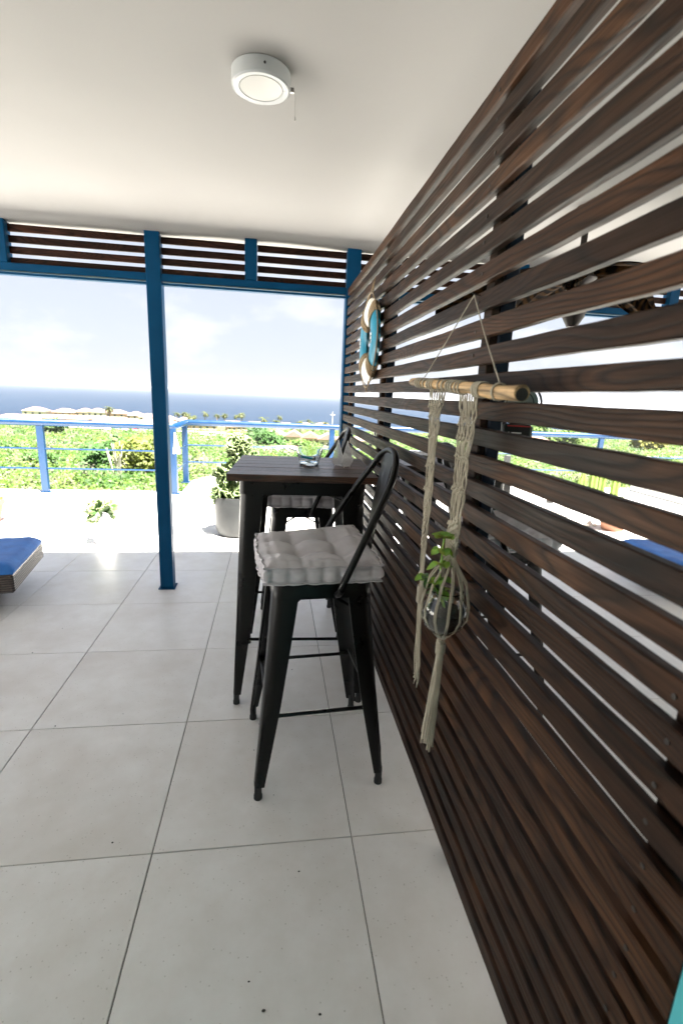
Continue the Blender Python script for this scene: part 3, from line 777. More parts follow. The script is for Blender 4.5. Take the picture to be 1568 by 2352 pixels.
# jar, soil, plant
jar = thing('glass_jar', 'round clear glass jar of dark soil held in the macrame hanger', 'jar', JC)
jar.scale = (1.2, 1.2, 1.2)
MB().lathe([(0, -.037), (.022, -.037), (.034, -.026), (.0395, -.006), (.037, .014), (.029, .029), (.027, .036), (.030, .041), (.0285, .042), (.0255, .037), (.0272, .029), (.035, .013), (.0375, -.006), (.032, -.025), (.021, -.034), (0, -.034)], 36).build('jar_glass', M['glass'], jar, True, 60)
MB().lathe([(0, -.0335), (.020, -.0335), (.0312, -.024), (.0366, -.006), (.036, .002), (.02, .006), (0, .007)], 28).build('soil', M['soil'], jar, True, 60)
pn = thing('trailing_herb', 'small leafy green herb growing out of the hanging glass jar', 'plant', JC+Vector((0, 0, .005)))
def leaf(parent, p, d, L, W, mat, curl=.3):
    d = Vector(d).normalized(); sd = d.cross(Vector((0, 0, 1)))
    sd = sd.normalized() if sd.length > .1 else Vector((1, 0, 0)); nn = sd.cross(d)
    mb = MB(); N = 8; K = 4
    for i in range(N+1):
        s = i/N; w = W*math.sin(PI*min(1, s*.96+.02))**.7
        for j in range(-K, K+1):
            u = j/K; p_ = Vector(p)+d*(L*s)+sd*(u*w*.5)+nn*(-.25*L*curl*s*s*2+abs(u)*w*.22+.002*math.sin(6*s)); mb.v.append(tuple(p_))
    n_ = 2*K+1
    for i in range(N):
        for j in range(2*K): a = i*n_+j; mb.f.append((a, a+1, a+n_+1, a+n_))
    n0 = len(mb.v); mb.v += [tuple(Vector(v_)-nn*.0009) for v_ in mb.v]; mb.f += [tuple(i+n0 for i in f[::-1]) for f in mb.f[:]]
    return mb.build('leaf', mat, parent, True, 80, False)
stem1 = [(0, 0, 0), (-.005, .006, .03), (-.012, .012, .06), (-.010, .020, .095), (-.008, .024, .125), (-.006, .026, .15)]
stem2 = [(0, .004, 0), (-.008, .018, .03), (-.02, .040, .045), (-.024, .062, .048)]
MB().tube(stem1, .0022, 6).build('stem', M['leafgreen'], pn, True); MB().tube(stem2, .002, 6).build('stem', M['leafgreen'], pn, True)
rr = random.Random(21)
for i, (p, n_) in enumerate([(stem1[5], 5), (stem1[4], 5), (stem1[3], 4), (stem1[2], 4), (stem2[3], 5), (stem2[2], 4), (stem2[1], 3)]):
    for k_ in range(n_):
        a = 2*PI*k_/n_+i*.8; el = .5 if i in (0,) else .05+rr.uniform(-.3, .3)
        m_ = M['leafgreen'] if i < 4 else (M['leafdark'] if rr.random() < .7 else M['leafgreen'])
        leaf(pn, p, (math.cos(a), math.sin(a), el), rr.uniform(.026, .034), rr.uniform(.023, .030), m_, .4)
yl = leaf(pn, (-.012, .016, .022), (-.6, .4, -.5), .03, .018, M['leafyellow'], .2); yl['label'] = 'withered yellow leaf'

# ================================================================= LIFEBUOY ORNAMENT
lb = thing('lifebuoy_ornament', 'small wooden lifebuoy in cream and blue with rope hung on the slat screen', 'wall ornament', (.774, 1.075, 1.592))
def arc(a0, a1, ro, ri, th, nm, mat):
    mb = MB(); secs = []; N = 22
    for i in range(N+1):
        a = a0+(a1-a0)*i/N; rm = (ro+ri)/2; hw = (ro-ri)/2; s_ = []
        for j in range(12):
            t_ = 2*PI*j/12; rr_ = rm+hw*math.cos(t_)*(1 if abs(math.cos(t_)) < .99 else .98); s_.append((th*math.sin(t_), rr_*math.cos(a), rr_*math.sin(a)))
        secs.append(s_)
    mb.loft(secs); return mb.build(nm, mat, lb, True, 50)
D = R
for a0, a1, m_, nm in ((48, 132, 'whitewood', 'cream_segment'), (132, 228, 'bluewood', 'blue_segment'), (228, 312, 'whitewood', 'cream_segment'), (-48, 48, 'bluewood', 'blue_segment')):
    sg = arc(D(a0), D(a1), .186, .078, .019, nm, M[m_])
    if 'blue' in nm:
        ca = D((a0+a1)/2); rm = .132; mb = MB()
        for (dy, dz) in ((-.012, .012), (-.012, -.003), (-.012, -.018), (.004, .012), (.004, -.003)):
            mb.box(-.0205, -.0190, rm*math.cos(ca)+dy, rm*math.cos(ca)+dy+.011, dz, dz+.011)
        mb.build('white_marking', M['whitepaint'], sg)
for a in (48, 132, 228, 312):
    mb = MB()
    for k_ in range(6):
        an = D(a+(k_-2.5)*3.4); c = Vector((0, .132*math.cos(an), .132*math.sin(an))); ra = Vector((0, math.cos(an), math.sin(an)))
        mb.tube([c+Vector((.022*math.sin(t_), 0, 0))+ra*(.057*math.cos(t_)) for t_ in np.linspace(0, 2*PI, 21)], .0036, 6)
    mb.build('rope_binding', M['rope'], lb, True, 80, False)
for a in (90, 0, 180, 270):
    pts = [(-.006, (.19+.012*math.sin(PI*i/12)*1.2)*math.cos(D(a-42+84*i/12)), (.19+.014*math.sin(PI*i/12))*math.sin(D(a-42+84*i/12))) for i in range(13)]
    MB().tube(pts, .0028, 6).build('grab_rope', M['rope'], lb, True, 80, False)
MB().tube([(-.004, .05, .175), (.004, .01, .235), (.012, .0, .272), (.004, -.012, .235), (-.004, -.055, .172)], .0024, 6).build('hanging_rope', M['rope'], lb, True)
MB().tube([(-.004, .05, -.178), (.0, .01, -.222), (-.004, -.05, -.178)], .0024, 6).build('hanging_rope', M['rope'], lb, True)

# ================================================================= RAILING
rl = thing('terrace_railing', 'bright blue tubular steel railing round the edge of the sunny terrace', 'railing', (0, 0, 0))
RY, RY2, RX = 5.28, 6.13, -.905
path = [(-7.4, RY, .862), (RX-.03, RY, .872), (RX-.01, RY+.01, .872), (RX, RY2-.02, .876), (RX+.03, RY2, .876), (9.4, RY2, .884)]
MB().tube(path, .041, 14).build('handrail', M['railblue'], rl, True, 60)
for z in (.552, .304):
    MB().tube([(-7.4, RY, z-.012), (RX, RY, z), (RX, RY2, z), (9.4, RY2, z+.004)], .0105, 8).build('cable_rail', M['railblue'], rl, True, 60)
for x, y in [(-5.64, RY), (-4.07, RY), (-2.50, RY), (-.925, RY), (-.925, RY2), (1.22, RY2), (3.43, RY2), (5.65, RY2), (7.8, RY2)]:
    p = MB().box(x-.038, x+.038, y-.03, y+.03, .006, .85, .003).build('rail_post', M['railblue'], rl)
    MB().box(x-.065, x+.065, y-.055, y+.055, .0005, .0068, .001).build('foot_plate', M['railblue'], p)
# white cloth tied to the corner post
cb = MB(); N = 16
for i in range(N+1):
    s = i/N; w = .010+.04*s
    for j in range(9):
        u = -1+j/4; cb.v.append((u*w+.02*s, -.038+.012*math.sin(u*5+s*3), -.27*s))
for i in range(N):
    for j in range(8): a = i*9+j; cb.f.append((a, a+1, a+10, a+9))
o = cb.build('white_cloth', M['whitepaint'], None, True, 80); o.location = (-.925+.03, RY, .80)
mdf = o.modifiers.new('thickness', 'SOLIDIFY'); mdf.thickness = .004
tag(o, 'white cloth hanging from the blue railing corner post', 'cloth')

# ================================================================= LOUNGERS
def make_lounger(label):
    t = thing('wicker_lounger', label, 'sun lounger', (0, 0, 0), 0, 'dark wicker sun loungers')
    # local: foot end at x=0, extends to -x, width y -0.33..0.33
    MB().box(-1.9, 0, -.33, .33, .14, .255, .012).build('wicker_frame', M['wicker'], t)
    for x in (-.28, -1.7):
        for y in (-.27, .27): MB().box(x-.025, x+.025, y-.025, y+.025, .0, .14, .003).build('leg', M['brown'], t)
    return t
def lounger_cushion(label):
    mb = MB(); N, K = 60, 26; L = 1.86; W_ = .325
    def top(x, y):
        e = max(abs(y)/W_, 0); r = 1-max(0, (e-.86)/.14)**2*.9 if e > .86 else 1
        ex = min(1, (-x)/.04) if x > -.04 else 1
        return .055*r*(.45+.55*ex)+.004*noise.noise(Vector((x*5, y*9, 0)))+.004*noise.noise(Vector((x*14, y*6, 2)))+.003*math.sin(x*40+y*14)*noise.noise(Vector((x*3, y*3, 5)))
    for i in range(N+1):
        for j in range(K+1):
            x = -L*i/N; y = -W_+2*W_*j/K; mb.v.append((x, y, .257+top(x, y)))
    n_ = K+1
    for i in range(N):
        for j in range(K): a = i*n_+j; mb.f.append((a, a+1, a+n_+1, a+n_))
    o_ = len(mb.v); bd = [(0, j) for j in range(K)]+[(i, K) for i in range(N)]+[(N, j) for j in range(K, 0, -1)]+[(i, 0) for i in range(N, 0, -1)]
    ix = [i*n_+j for i, j in bd]; mb.v += [(mb.v[a][0], mb.v[a][1], .257) for a in ix]; k = len(ix)
    for q in range(k): mb.f.append((ix[q], ix[(q+1) % k], o_+(q+1) % k, o_+q))
    mb.f.append(tuple(o_+q for q in range(k)))
    o = mb.build('lounger_cushion', M['bluecloth'], None, True, 60)
    return tag(o, label, 'cushion', 'royal blue lounger cushions')
ln = make_lounger('dark wicker sun lounger at the left edge of the terrace'); ln.location = (-1.20, 1.98, 0); ln.rotation_euler = (0, 0, R(10))
c1 = lounger_cushion('royal blue cushion on the lounger at the left edge'); c1.location = ln.location; c1.rotation_euler = ln.rotation_euler
ln2 = copy_tree(ln); ln2['label'] = 'dark wicker sun lounger glimpsed through the slats at the right'
ln2.location = (3.15, 1.94, 0); ln2.rotation_euler = (0, 0, R(178))
c2 = c1.copy(); C.objects.link(c2); c2.location = ln2.location; c2.rotation_euler = ln2.rotation_euler; c2['label'] = 'royal blue cushion on the lounger seen through the slats'

# ================================================================= POTTED SUCCULENTS
def crest(parent, base, direction, r, spread, amp, kf, seed, dark=1., nm='crested_fan', nu=34, nv=7):
    """ruffled fan: pale rim, green flesh, radial veins"""
    rr = random.Random(seed); d = Vector(direction).normalized()
    side = d.cross(Vector((rr.uniform(-1, 1), rr.uniform(-1, 1), rr.uniform(-.3, .3)))).normalized(); nn = d.cross(side)
    V = []; T = []; ph = rr.uniform(0, 6)
    for layer in (0, 1):
        for j in range(nv+1):
            v = j/nv
            for i in range(nu+1):
                u = -1+2*i/nu; a = u*spread; rad_ = r*v*(1+.10*math.sin(kf*1.7*u+ph)+.05*math.sin(kf*5*u))
                ruf = amp*v*v*(math.sin(kf*u+ph)+.35*math.sin(kf*2.6*u+ph*2))
                th_ = (.006*(1-v)+.0035)*(1 if layer else -1)*r/.09
                p = Vector(base)+d*(rad_*math.cos(a))+side*(rad_*math.sin(a))+nn*(ruf+th_)-d*(.012*abs(math.sin(kf*3*u))*v*r/.09)
                V.append(p); vein = .5+.5*math.sin(u*60+3*v); rim = max(0, (v-.80)/.2)
                gcol = Vector((.055, .13, .032))*(.6+.5*vein)*dark; pale = Vector((.27, .34, .14))*(.75+.35*rr.random()); 
                q = min(1, rim*.85+.30*v*vein); T.append(gcol*(1-q)+pale*q)
    n_ = nu+1; n0 = (nv+1)*n_; F = []
    for j in range(nv):
        for i in range(nu):
            a = j*n_+i; F.append((a, a+1, a+n_+1, a+n_)); F.append((a+n0, a+n_+n0, a+n_+1+n0, a+1+n0))
    for i in range(nu): a = nv*n_+i; F.append((a, a+1, a+1+n0, a+n0))
    for j in range(nv):
        for a in (j*n_, j*n_+nu): F.append((a, a+n_, a+n_+n0, a+n0))
    return link(nm, mesh_np(nm, np.array(V), np.array(F), M['succ'], np.array(T), True), parent)
# big grey pot
PX, PY = .005, 3.42
pot = thing('concrete_pot', 'large grey glazed concrete pot at the sunny edge behind the bar table', 'plant pot', (PX, PY, 0)); pot.scale = (1.07, 1.07, 1)
MB().lathe([(0, 0), (.135, 0), (.165, .012), (.182, .05), (.192, .12), (.198, .375), (.196, .384), (.184, .384), (.182, .36), (.17, .35), (0, .345)], 48).build('pot_body', M['concrete'], pot, True, 40)
MB().lathe([(0, .345), (.18, .348), (.10, .362), (0, .365)], 30).build('soil', M['soil'], pot, True)
ps = thing('crested_cactus', 'tall variegated green crested succulent growing in the large grey pot', 'succulent', (PX, PY, .36))
rr = random.Random(33)
for pts in ([(0, 0, 0), (-.02, 0, .12), (-.07, .01, .24)], [(.02, .02, 0), (.03, .03, .2), (.05, .03, .40), (.06, .02, .5)], [(.05, -.03, 0), (.08, -.03, .15), (.06, -.01, .3)], [(-.06, -.05, 0), (-.09, -.06, .1)]):
    V = MB().tube(pts, .026, 10); me = V.mesh('stem', M['succ'], True); a = me.color_attributes.new('tint', 'FLOAT_COLOR', 'POINT')
    for i, q in enumerate(a.data): q.color = (.03, .09, .025, 1) if (i % 10) % 2 else (.07, .14, .04, 1)
    link('stem', me, ps)
sd = 0
for (cx, cy, cz, n_, rs, rm) in ((-.10, -.05, .03, 24, .10, .09), (.05, -.09, .03, 20, .09, .085), (-.11, -.03, .20, 34, .10, .085), (.0, -.03, .26, 16, .08, .085), (.03, -.02, .40, 18, .08, .085), (.03, -.02, .49, 40, .10, .085), (.15, -.02, .1, 7, .05, .08), (.17, 0, .40, 4, .03, .05)):
    for i in range(n_):
        sd += 1; a = rr.uniform(0, 2*PI); el = rr.uniform(-.15, 1.2)
        dr = Vector((math.cos(a)*math.cos(el), math.sin(a)*math.cos(el)-.25, math.sin(el)))
        b0 = Vector((cx, cy, cz))+dr*rs*.55*rr.random()
        crest(ps, b0, dr, rm*rr.uniform(.75, 1.2), rr.uniform(.9, 1.5), rr.uniform(.010, .02), rr.uniform(4, 8), sd)
# white urn with small succulent
urn = thing('white_urn', 'small white plaster face urn standing on the sunny deck', 'urn', (-1.105, 3.10, 0))
MB().lathe([(0, 0), (.062, 0), (.075, .012), (.088, .05), (.09, .085), (.075, .125), (.055, .15), (.05, .165), (.06, .18), (.075, .20), (.08, .235), (.074, .27), (.06, .285), (.052, .282), (.05, .265), (0, .262)], 32).build('urn_body', M['whitepaint'], urn, True, 50)
us = thing('small_crested_cactus', 'small pale green crested succulent in the white urn', 'succulent', (-1.105, 3.10, .265))
for i in range(15):
    sd += 1; a = rr.uniform(0, 2*PI); el = rr.uniform(.0, 1.2); dr = Vector((math.cos(a)*math.cos(el), math.sin(a)*math.cos(el)-.2, math.sin(el)))
    crest(us, dr*.035, dr, rr.uniform(.085, .125), rr.uniform(.8, 1.3), .012, rr.uniform(4, 7), sd)
# terracotta pot at the left edge, pots beyond the screen
def tpot(label, x, y, s, mat='terracotta'):
    t = thing('terracotta_pot', label, 'plant pot', (x, y, 0))
    b_ = MB().lathe([(0, 0), (.10*s, 0), (.15*s, .20*s), (.165*s, .20*s), (.165*s, .25*s), (.145*s, .25*s), (.14*s, .22*s), (0, .215*s)], 28).build('pot_body', M[mat], t, True, 40)
    return t
tpot('terracotta pot with a reddish plant at the far left edge', -2.40, 3.80, .9)
rp = thing('red_leaf_plant', 'reddish leafy plant in the terracotta pot at the left edge', 'plant', (-2.40, 3.80, .19))
for i in range(9):
    a = i*.7; leaf(rp, (0, 0, 0), (math.cos(a), math.sin(a), .5), .15, .05, M['orange'], .3)
tpot('terracotta pot beside the blue lounger seen through the slats', 4.15, 3.62, 1.1)
cp = thing('potted_crested_cactus', 'small variegated crested succulent in the terracotta pot beyond the slats', 'succulent', (4.15, 3.62, .235))
for i in range(14):
    sd += 1; a = rr.uniform(0, 2*PI); el = rr.uniform(.1, 1.2); dr = Vector((math.cos(a)*math.cos(el), math.sin(a)*math.cos(el), math.sin(el)))
    crest(cp, dr*.04, dr, rr.uniform(.08, .13), 1.1, .015, 5, sd)
cc = thing('candelabra_cactus', 'yellow green columnar cactus of several arms by the railing beyond the slats', 'cactus', (4.75, 4.9, 0))
for i, (x, y, h) in enumerate(((0, 0, .62), (.16, .05, .50), (-.14, .03, .44), (.33, -.02, .66))):
    secs = []
    for k_ in range(10):
        z = h*k_/9; rr_ = .045*(1 if k_ < 8 else (1.0-.35*(k_-7)))
        secs.append([(x+(rr_*(1.25 if q % 2 else .8))*math.cos(2*PI*q/12), y+(rr_*(1.25 if q % 2 else .8))*math.sin(2*PI*q/12), z) for q in range(12)])
    MB().loft(secs).build('arm', M['cactus'], cc)
# stone bed
rr = random.Random(12); stn = MB()
for i in range(130):
    x = rr.uniform(3.0, 4.05); y = 4.25-(x-3.0)*.42+rr.uniform(-.10, .10)
    r_ = rr.uniform(.015, .04); stn.ball((x, y, r_*.5), r_, 5, (1, rr.uniform(.6, 1), .6))
tag(stn.build('pebble_bed', M['rock'], None, True, 40, False), kind='stuff')
for i, (x, y, s_) in enumerate(((3.62, 4.42, .14), (3.92, 4.25, .12), (3.80, 4.5, .09))):
    b_ = MB().ball((0, 0, s_*.45), s_, 8, (1.3, 1, .6)); b_.v = [tuple(Vector(p)*(1+.25*noise.noise(Vector(p)*9+Vector((i*5, 0, 0))))) for p in b_.v]
    o = b_.build('boulder', M['rock'], None, True, 30); o.location = (x, y, 0)
    tag(o, ['largest pale boulder at the back of the pebble bed beyond the slats', 'pale boulder at the right end of the pebble bed', 'smallest pale boulder behind the other two'][i], 'boulder', 'pale boulders by the pebble bed')
og = thing('orange_ornament', 'small orange figurine on a grey foot on the sunny deck beyond the slats', 'ornament', (4.2, 5.0, 0))
MB().lathe([(0, 0), (.05, 0), (.05, .035), (.03, .045), (0, .045)], 16).build('foot', M['concrete'], og, True, 40); MB().lathe([(0, .045), (.035, .045), (.04, .07), (.018, .10), (.022, .13), (0, .15)], 14).build('figure', M['orange'], og, True)
lowall = MB().box(6.3, 6.55, 3.4, 6.1, .0, .38, .005).build('low_white_wall', M['plaster']); tag(lowall, 'low white parapet wall at the right of the deck, through the slats', 'wall')
dp = thing('dark_garden_post', 'dark square garden post with pale cap standing beyond the slat screen', 'post', (3.1, 4.22, 0))
MB().box(-.06, .06, -.06, .06, 0, .62, .004).build('shaft', M['black'], dp); MB().box(-.03, .03, -.03, .03, .6202, .74, .003).build('cap', M['concrete'], dp)

# ---- fan and palm-blade ceiling fan beyond the screen
fn = thing('portable_fan', 'black battery powered round fan clamped behind the slat screen', 'fan', (1.02, .075, 1.345), R(-20))
rg = MB(); 
for r_ in (.056, .036): rg.tube([(r_*math.cos(a), 0, r_*math.sin(a)) for a in np.linspace(0, 2*PI, 33)], .0028 if r_ > .05 else .0012, 6)
for k_ in range(6): a = k_*PI/3; rg.tube([(.008*math.cos(a), 0, .008*math.sin(a)), (.056*math.cos(a), 0, .056*math.sin(a))], .0011, 5)
rg.build('grille', M['rubber'], fn, True, 80, False)
MB().lathe([(.0, 0.012), (.050, 0.012), (.052, .03), (.03, .045), (0, .045)], 24).build('shroud', M['chrome'], fn, True).rotation_euler = (R(-90), 0, 0)
bx = MB().box(-.040, .034, -.035, .03, -.098, -.055, .004).build('battery', M['rubber'], fn)
MB().box(-.030, .030, -.0362, -.0352, -.0600, -.0570).build('red_stripe', M['red'], bx)
MB().add([(-.028, -.0355, -.080), (-.022, -.0355, -.080), (-.025, -.0355, -.074)], [(0, 1, 2)]).box(-.018, .008, -.0362, -.0354, -.0785, -.0755).build('white_marking', M['whitepaint'], bx)
for k_ in range(5): MB().box(.0345, .037, -.03+.011*k_, -.024+.011*k_, -.094, -.060).build('vent_rib', M['chrome'], bx)
MB().tube([(-.03, .02, -.055), (-.075, .0, -.05), (-.105, 0, -.06)], .006, 8).build('clamp_arm', M['rubber'], fn, True)

cf = thing('palm_blade_ceiling_fan', 'ceiling fan with drooping brown palm leaf blades beyond the slat screen', 'ceiling fan', (1.78, 1.12, 2.245))
MB().lathe([(0, 0), (.05, 0), (.05, -.02), (.014, -.03), (.014, -.20), (.05, -.21), (.08, -.25), (.08, -.31), (.04, -.34), (0, -.345)][::-1], 24).build('motor', M['brown'], cf, True, 40)
MB().lathe([(0, -.53), (.025, -.525), (.05, -.48), (.06, -.43), (.03, -.345), (0, -.345)], 20).build('light_fitting', M['brown'], cf, True, 40)
for k_ in range(5):
    a = 2*PI*k_/5+.35; mb = MB(); N, K = 22, 6
    for i in range(N+1):
        s = i/N; w = .115*math.sin(PI*min(1, s**.75*.95+.03))**.6; r_ = .06+.60*s
        for j in range(-K, K+1):
            u = j/K; x = r_; y = u*w*(1+.06*math.sin(j*3+i)); z = -.30-.19*s*s+.03*abs(u)+.012*math.sin(j*2.6)
            mb.v.append((x*math.cos(a)-y*math.sin(a), x*math.sin(a)+y*math.cos(a), z))
    n_ = 2*K+1
    for i in range(N):
        for j in range(2*K): q = i*n_+j; mb.f.append((q, q+1, q+n_+1, q+n_))
    n0 = len(mb.v); mb.v += [(x, y, z-.006) for x, y, z in mb.v]; mb.f += [tuple(q+n0 for q in f[::-1]) for f in mb.f[:]]
    mb.build('blade', M['rattan'], cf, True, 80, False)

# ================================================================= FAR LANDSCAPE
def leaf_cloud(cx, cy, cz, rx, rz, n, q, col, rng, shape='bush'):
    """n leaf quads filling an uneven crown; returns verts, tints"""
    P = rng.normal(size=(n, 3)); P /= np.linalg.norm(P, axis=1)[:, None]
    rad = rng.uniform(.35, 1, n)**.5
    lump = 1+.35*np.sin(P[:, 0]*4+cx*3)*np.cos(P[:, 1]*5+cy)+.25*np.sin(P[:, 2]*6+cx)
    P = P*(rad*lump)[:, None]
    ctr = np.c_[cx+P[:, 0]*rx, cy+P[:, 1]*rx, cz+np.abs(P[:, 2])*rz if shape == 'bush' else cz+P[:, 2]*rz]
    nr = np.array([.2, -.5, 1.1])+rng.normal(size=(n, 3))*.55; nr /= np.linalg.norm(nr, axis=1)[:, None]
    a = np.cross(nr, rng.normal(size=(n, 3))); a /= np.linalg.norm(a, axis=1)[:, None]
    b = np.cross(a, nr); b /= np.linalg.norm(b, axis=1)[:, None]
    s = (q*rng.uniform(.6, 1.4, n))[:, None]
    V = np.stack([ctr-a*s-b*s*.6, ctr+a*s-b*s*.6, ctr+a*s+b*s*.6, ctr-a*s+b*s*.6], 1).reshape(-1, 3)
    cl = np.array(col)*rng.uniform(.8, 1.25, (n, 1))*np.array([1, 1, 1])
    return V, np.repeat(np.clip(cl, .005, .6), 4, 0)
GREENS = [(.050, .098, .010), (.062, .108, .012), (.040, .088, .010), (.078, .112, .014), (.054, .100, .011), (.115, .118, .078), (.026, .066, .010), (.100, .112, .055), (.034, .078, .012)]
rng = np.random.default_rng(5); VV = []; TT = []
def clear(x, y):  # keep roads, cars, plazas and house plots free
    if 186 < y < 212 and -80 < x < -18: return False
    if 272 < y < 315 and x < 40: return False
    if 214 < y < 300 and x < 0: return rng.random() < .06
    if 104 < y < 150 and 0 < x < 32: return rng.random() < .35
    if 120 < y < 165 and -4 < x < 26: return False
    if 78 < y < 100 and -4 < x < 12: return False
    return True
cnt = 0
for k_ in range(8200):
    d_ = 13+(rng.random()**1.35)*255; az = rng.uniform(-.56, .80)+.02
    x = CAM.x+d_*math.tan(az); y = CAM.y+d_
    if not clear(x, y): continue
    if y < 9 or (d_ > 150 and az < .35 and rng.random() < .15): continue
    sz = rng.uniform(.6, 1.3)*(1+d_/230); nq = int(np.interp(d_, [15, 40, 100, 260], [620, 260, 80, 34]))
    cl = tuple(1.4*q for q in GREENS[int(rng.integers(0, 9))]); h = sz*rng.uniform(.6, 1.05)
    hmax = max(.6, (1.347-.165*d_)-tz(x, y)) if d_ < 34 else 9
    h = min(h, hmax)
    v_, t_ = leaf_cloud(x, y, tz(x, y)-.1, sz, h, nq, np.interp(d_, [15, 60, 260], [.05, .13, .32]), cl, rng)
    VV.append(v_); TT.append(t_); cnt += nq
V = np.concatenate(VV); T = np.concatenate(TT); F = np.arange(len(V)).reshape(-1, 4)
tag(link('scrub_bushes', mesh_np('scrub_bushes', V, F, M['leaf'], T)), kind='stuff')
def shrub(label, x, y, r_, h, n_, q, col, name='shrub', cat='shrub', trunk=True, group=None, zoff=0):
    t = thing(name, label, cat, (x, y, tz(x, y)), 0, group)
    VV = []; TT = []
    for k_ in range(7):
        a = rng.uniform(0, 6.28); rr_ = r_*.5*rng.random()**.5
        v_, t_ = leaf_cloud(rr_*math.cos(a), rr_*math.sin(a), h*rng.uniform(.25, .75), r_*.55, h*.35, n_//7, q, tuple(np.array(col)*rng.uniform(.75, 1.3)), rng, 'ball')
        VV.append(v_); TT.append(t_)
    V = np.concatenate(VV); link('crown', mesh_np('crown', V, np.arange(len(V)).reshape(-1, 4), M['leaf'], np.concatenate(TT)), t)
    tr = MB(); tr.tube([(0, 0, -.3), (.05*r_, 0, h*.3), (0, .05*r_, h*.6)], [.08*r_, .06*r_, .03*r_], 7)
    for k_ in range(4): a = k_*1.6; tr.tube([(0, 0, h*.25), (r_*.35*math.cos(a), r_*.35*math.sin(a), h*.65)], [.04*r_, .015*r_], 5)
    tr.build('trunk', M['bark'], t, True)
    return t
shrub('dark green rounded shrub left of the mid blue post', -13.2, 41, 1.8, 2.9, 1500, .13, (.04, .105, .02))
shrub('yellow green tree directly beside the mid blue post', -8.9, 36, 2.4, 3.4, 1900, .12, (.14, .17, .03), 'small_tree', 'tree')
shrub('low dark bush nearest behind the left railing', -19.5, 44, 1.7, 1.9, 900, .13, (.05, .12, .02))
shrub('dark green tree below the left part of the long railing', -63, 150, 4.5, 5, 900, .4, (.05, .10, .025), 'small_tree', 'tree')
shrub('deep green tree in front of the right hand town houses', -1.5, 118, 4.4, 4.2, 1100, .38, (.05, .12, .025), 'small_tree', 'tree')
shrub('bright green bushy tree before the pale gabled houses', 7.4, 118, 3.6, 2.6, 900, .38, (.10, .19, .03), 'small_tree', 'tree')
shrub('dark tree behind the top of the potted succulent', -3.5, 150, 4.5, 5.0, 700, .4, (.045, .11, .03), 'small_tree', 'tree')
shrub('large green tree on the skyline seen through the slats, left one', 108, 190, 8, 9, 1400, .6, (.09, .16, .03), 'small_tree', 'tree')
shrub('wide green tree on the skyline seen through the slats, middle one', 128, 200, 9, 8, 1400, .6, (.11, .17, .03), 'small_tree', 'tree')
shrub('yellowish tree near the right edge seen through the slats', 150, 178, 7, 7, 1200, .6, (.17, .17, .04), 'small_tree', 'tree')
# pale dry columnar cacti
rr = random.Random(3)
for i, (x, y) in enumerate(((-10.4, 34.5), (-11.2, 38), (-9.7, 39.5))):
    t = thing('dry_cactus', ['nearest pale dry many stemmed cactus below the railing', 'middle pale dry many stemmed cactus below the railing', 'farthest pale dry many stemmed cactus below the railing'][i], 'cactus', (x, y, tz(x, y)), 0, 'pale dry cacti below the terrace')
    for k_ in range(13):
        a = rr.uniform(0, 6.28); l = rr.uniform(1.3, 3.0); sp_ = rr.uniform(.1, .9)
        MB().tube([(0, 0, 0), (sp_*.6*math.cos(a), sp_*.6*math.sin(a), l*.4), (sp_*math.cos(a), sp_*math.sin(a), l)], [.06, .06, .03], 6).build('stem', M['dry'], t, True)
# palms
palm_proto = None
def make_palm():
    t = thing('palm_tree', 'x', 'palm tree', (0, 0, 0), 0, 'palm trees among the houses')
    MB().tube([(0, 0, -.5), (.15, 0, 2.5), (.1, .1, 5.2)], [.26, .2, .16], 8).build('trunk', M['bark'], t, True)
    VV = []; TT = []; rg_ = np.random.default_rng(2)
    for k_ in range(26):
        a = rg_.uniform(0, 6.28); el = rg_.uniform(-.5, 1.1); L = rg_.uniform(1.9, 2.6); c = np.array([.1, .1, 5.2]); p = c.copy()
        hd_ = np.array([math.cos(a), math.sin(a), 0]); sdv = np.array([-math.sin(a), math.cos(a), 0])
        for s in range(7):
            e = el-s*.24; nx_ = p+(hd_*math.cos(e)+np.array([0, 0, math.sin(e)]))*L/7; w = .26*math.sin(PI*(s+.7)/7.6)+.05
            VV.append([p-sdv*w-np.array([0, 0, .1]), p, nx_, nx_-sdv*w-np.array([0, 0, .1])]); VV.append([p, p+sdv*w-np.array([0, 0, .1]), nx_+sdv*w-np.array([0, 0, .1]), nx_])
            cc_ = np.array([.085, .10, .022])*rg_.uniform(.6, 1.3); TT += [cc_]*8; p = nx_
    V = np.array(VV).reshape(-1, 3); link('fronds', mesh_np('fronds', V, np.arange(len(V)).reshape(-1, 4), M['leaf'], np.array(TT)), t)
    return t
ORD = ['first', 'second', 'third', 'fourth', 'fifth', 'sixth', 'seventh', 'eighth', 'ninth', 'tenth', 'eleventh', 'twelfth', 'thirteenth', 'fourteenth', 'fifteenth', 'sixteenth']
pp = [(-62.4, 335, 1), (-57.8, 338, 1.05), (-54.7, 333, .95), (-51.1, 335, .8), (-44.4, 335, 1.15), (-36.9, 335, 1.0), (-31.3, 333, 1.05), (-23.6, 336, 1.0), (-20.5, 334, 1.15), (4.2, 330, 1.0), (24.1, 335, .8)]
palm = make_palm()
for i, (x, y, s_) in enumerate(pp):
    o = palm if i == 0 else copy_tree(palm)
    o.location = (x, y, tz(x, y)+.3); o.scale = (s_*1.3,)*3; o.rotation_euler = (0, 0, i*1.3); o['label'] = '%s palm from the left along the skyline against the sea' % ORD[i]
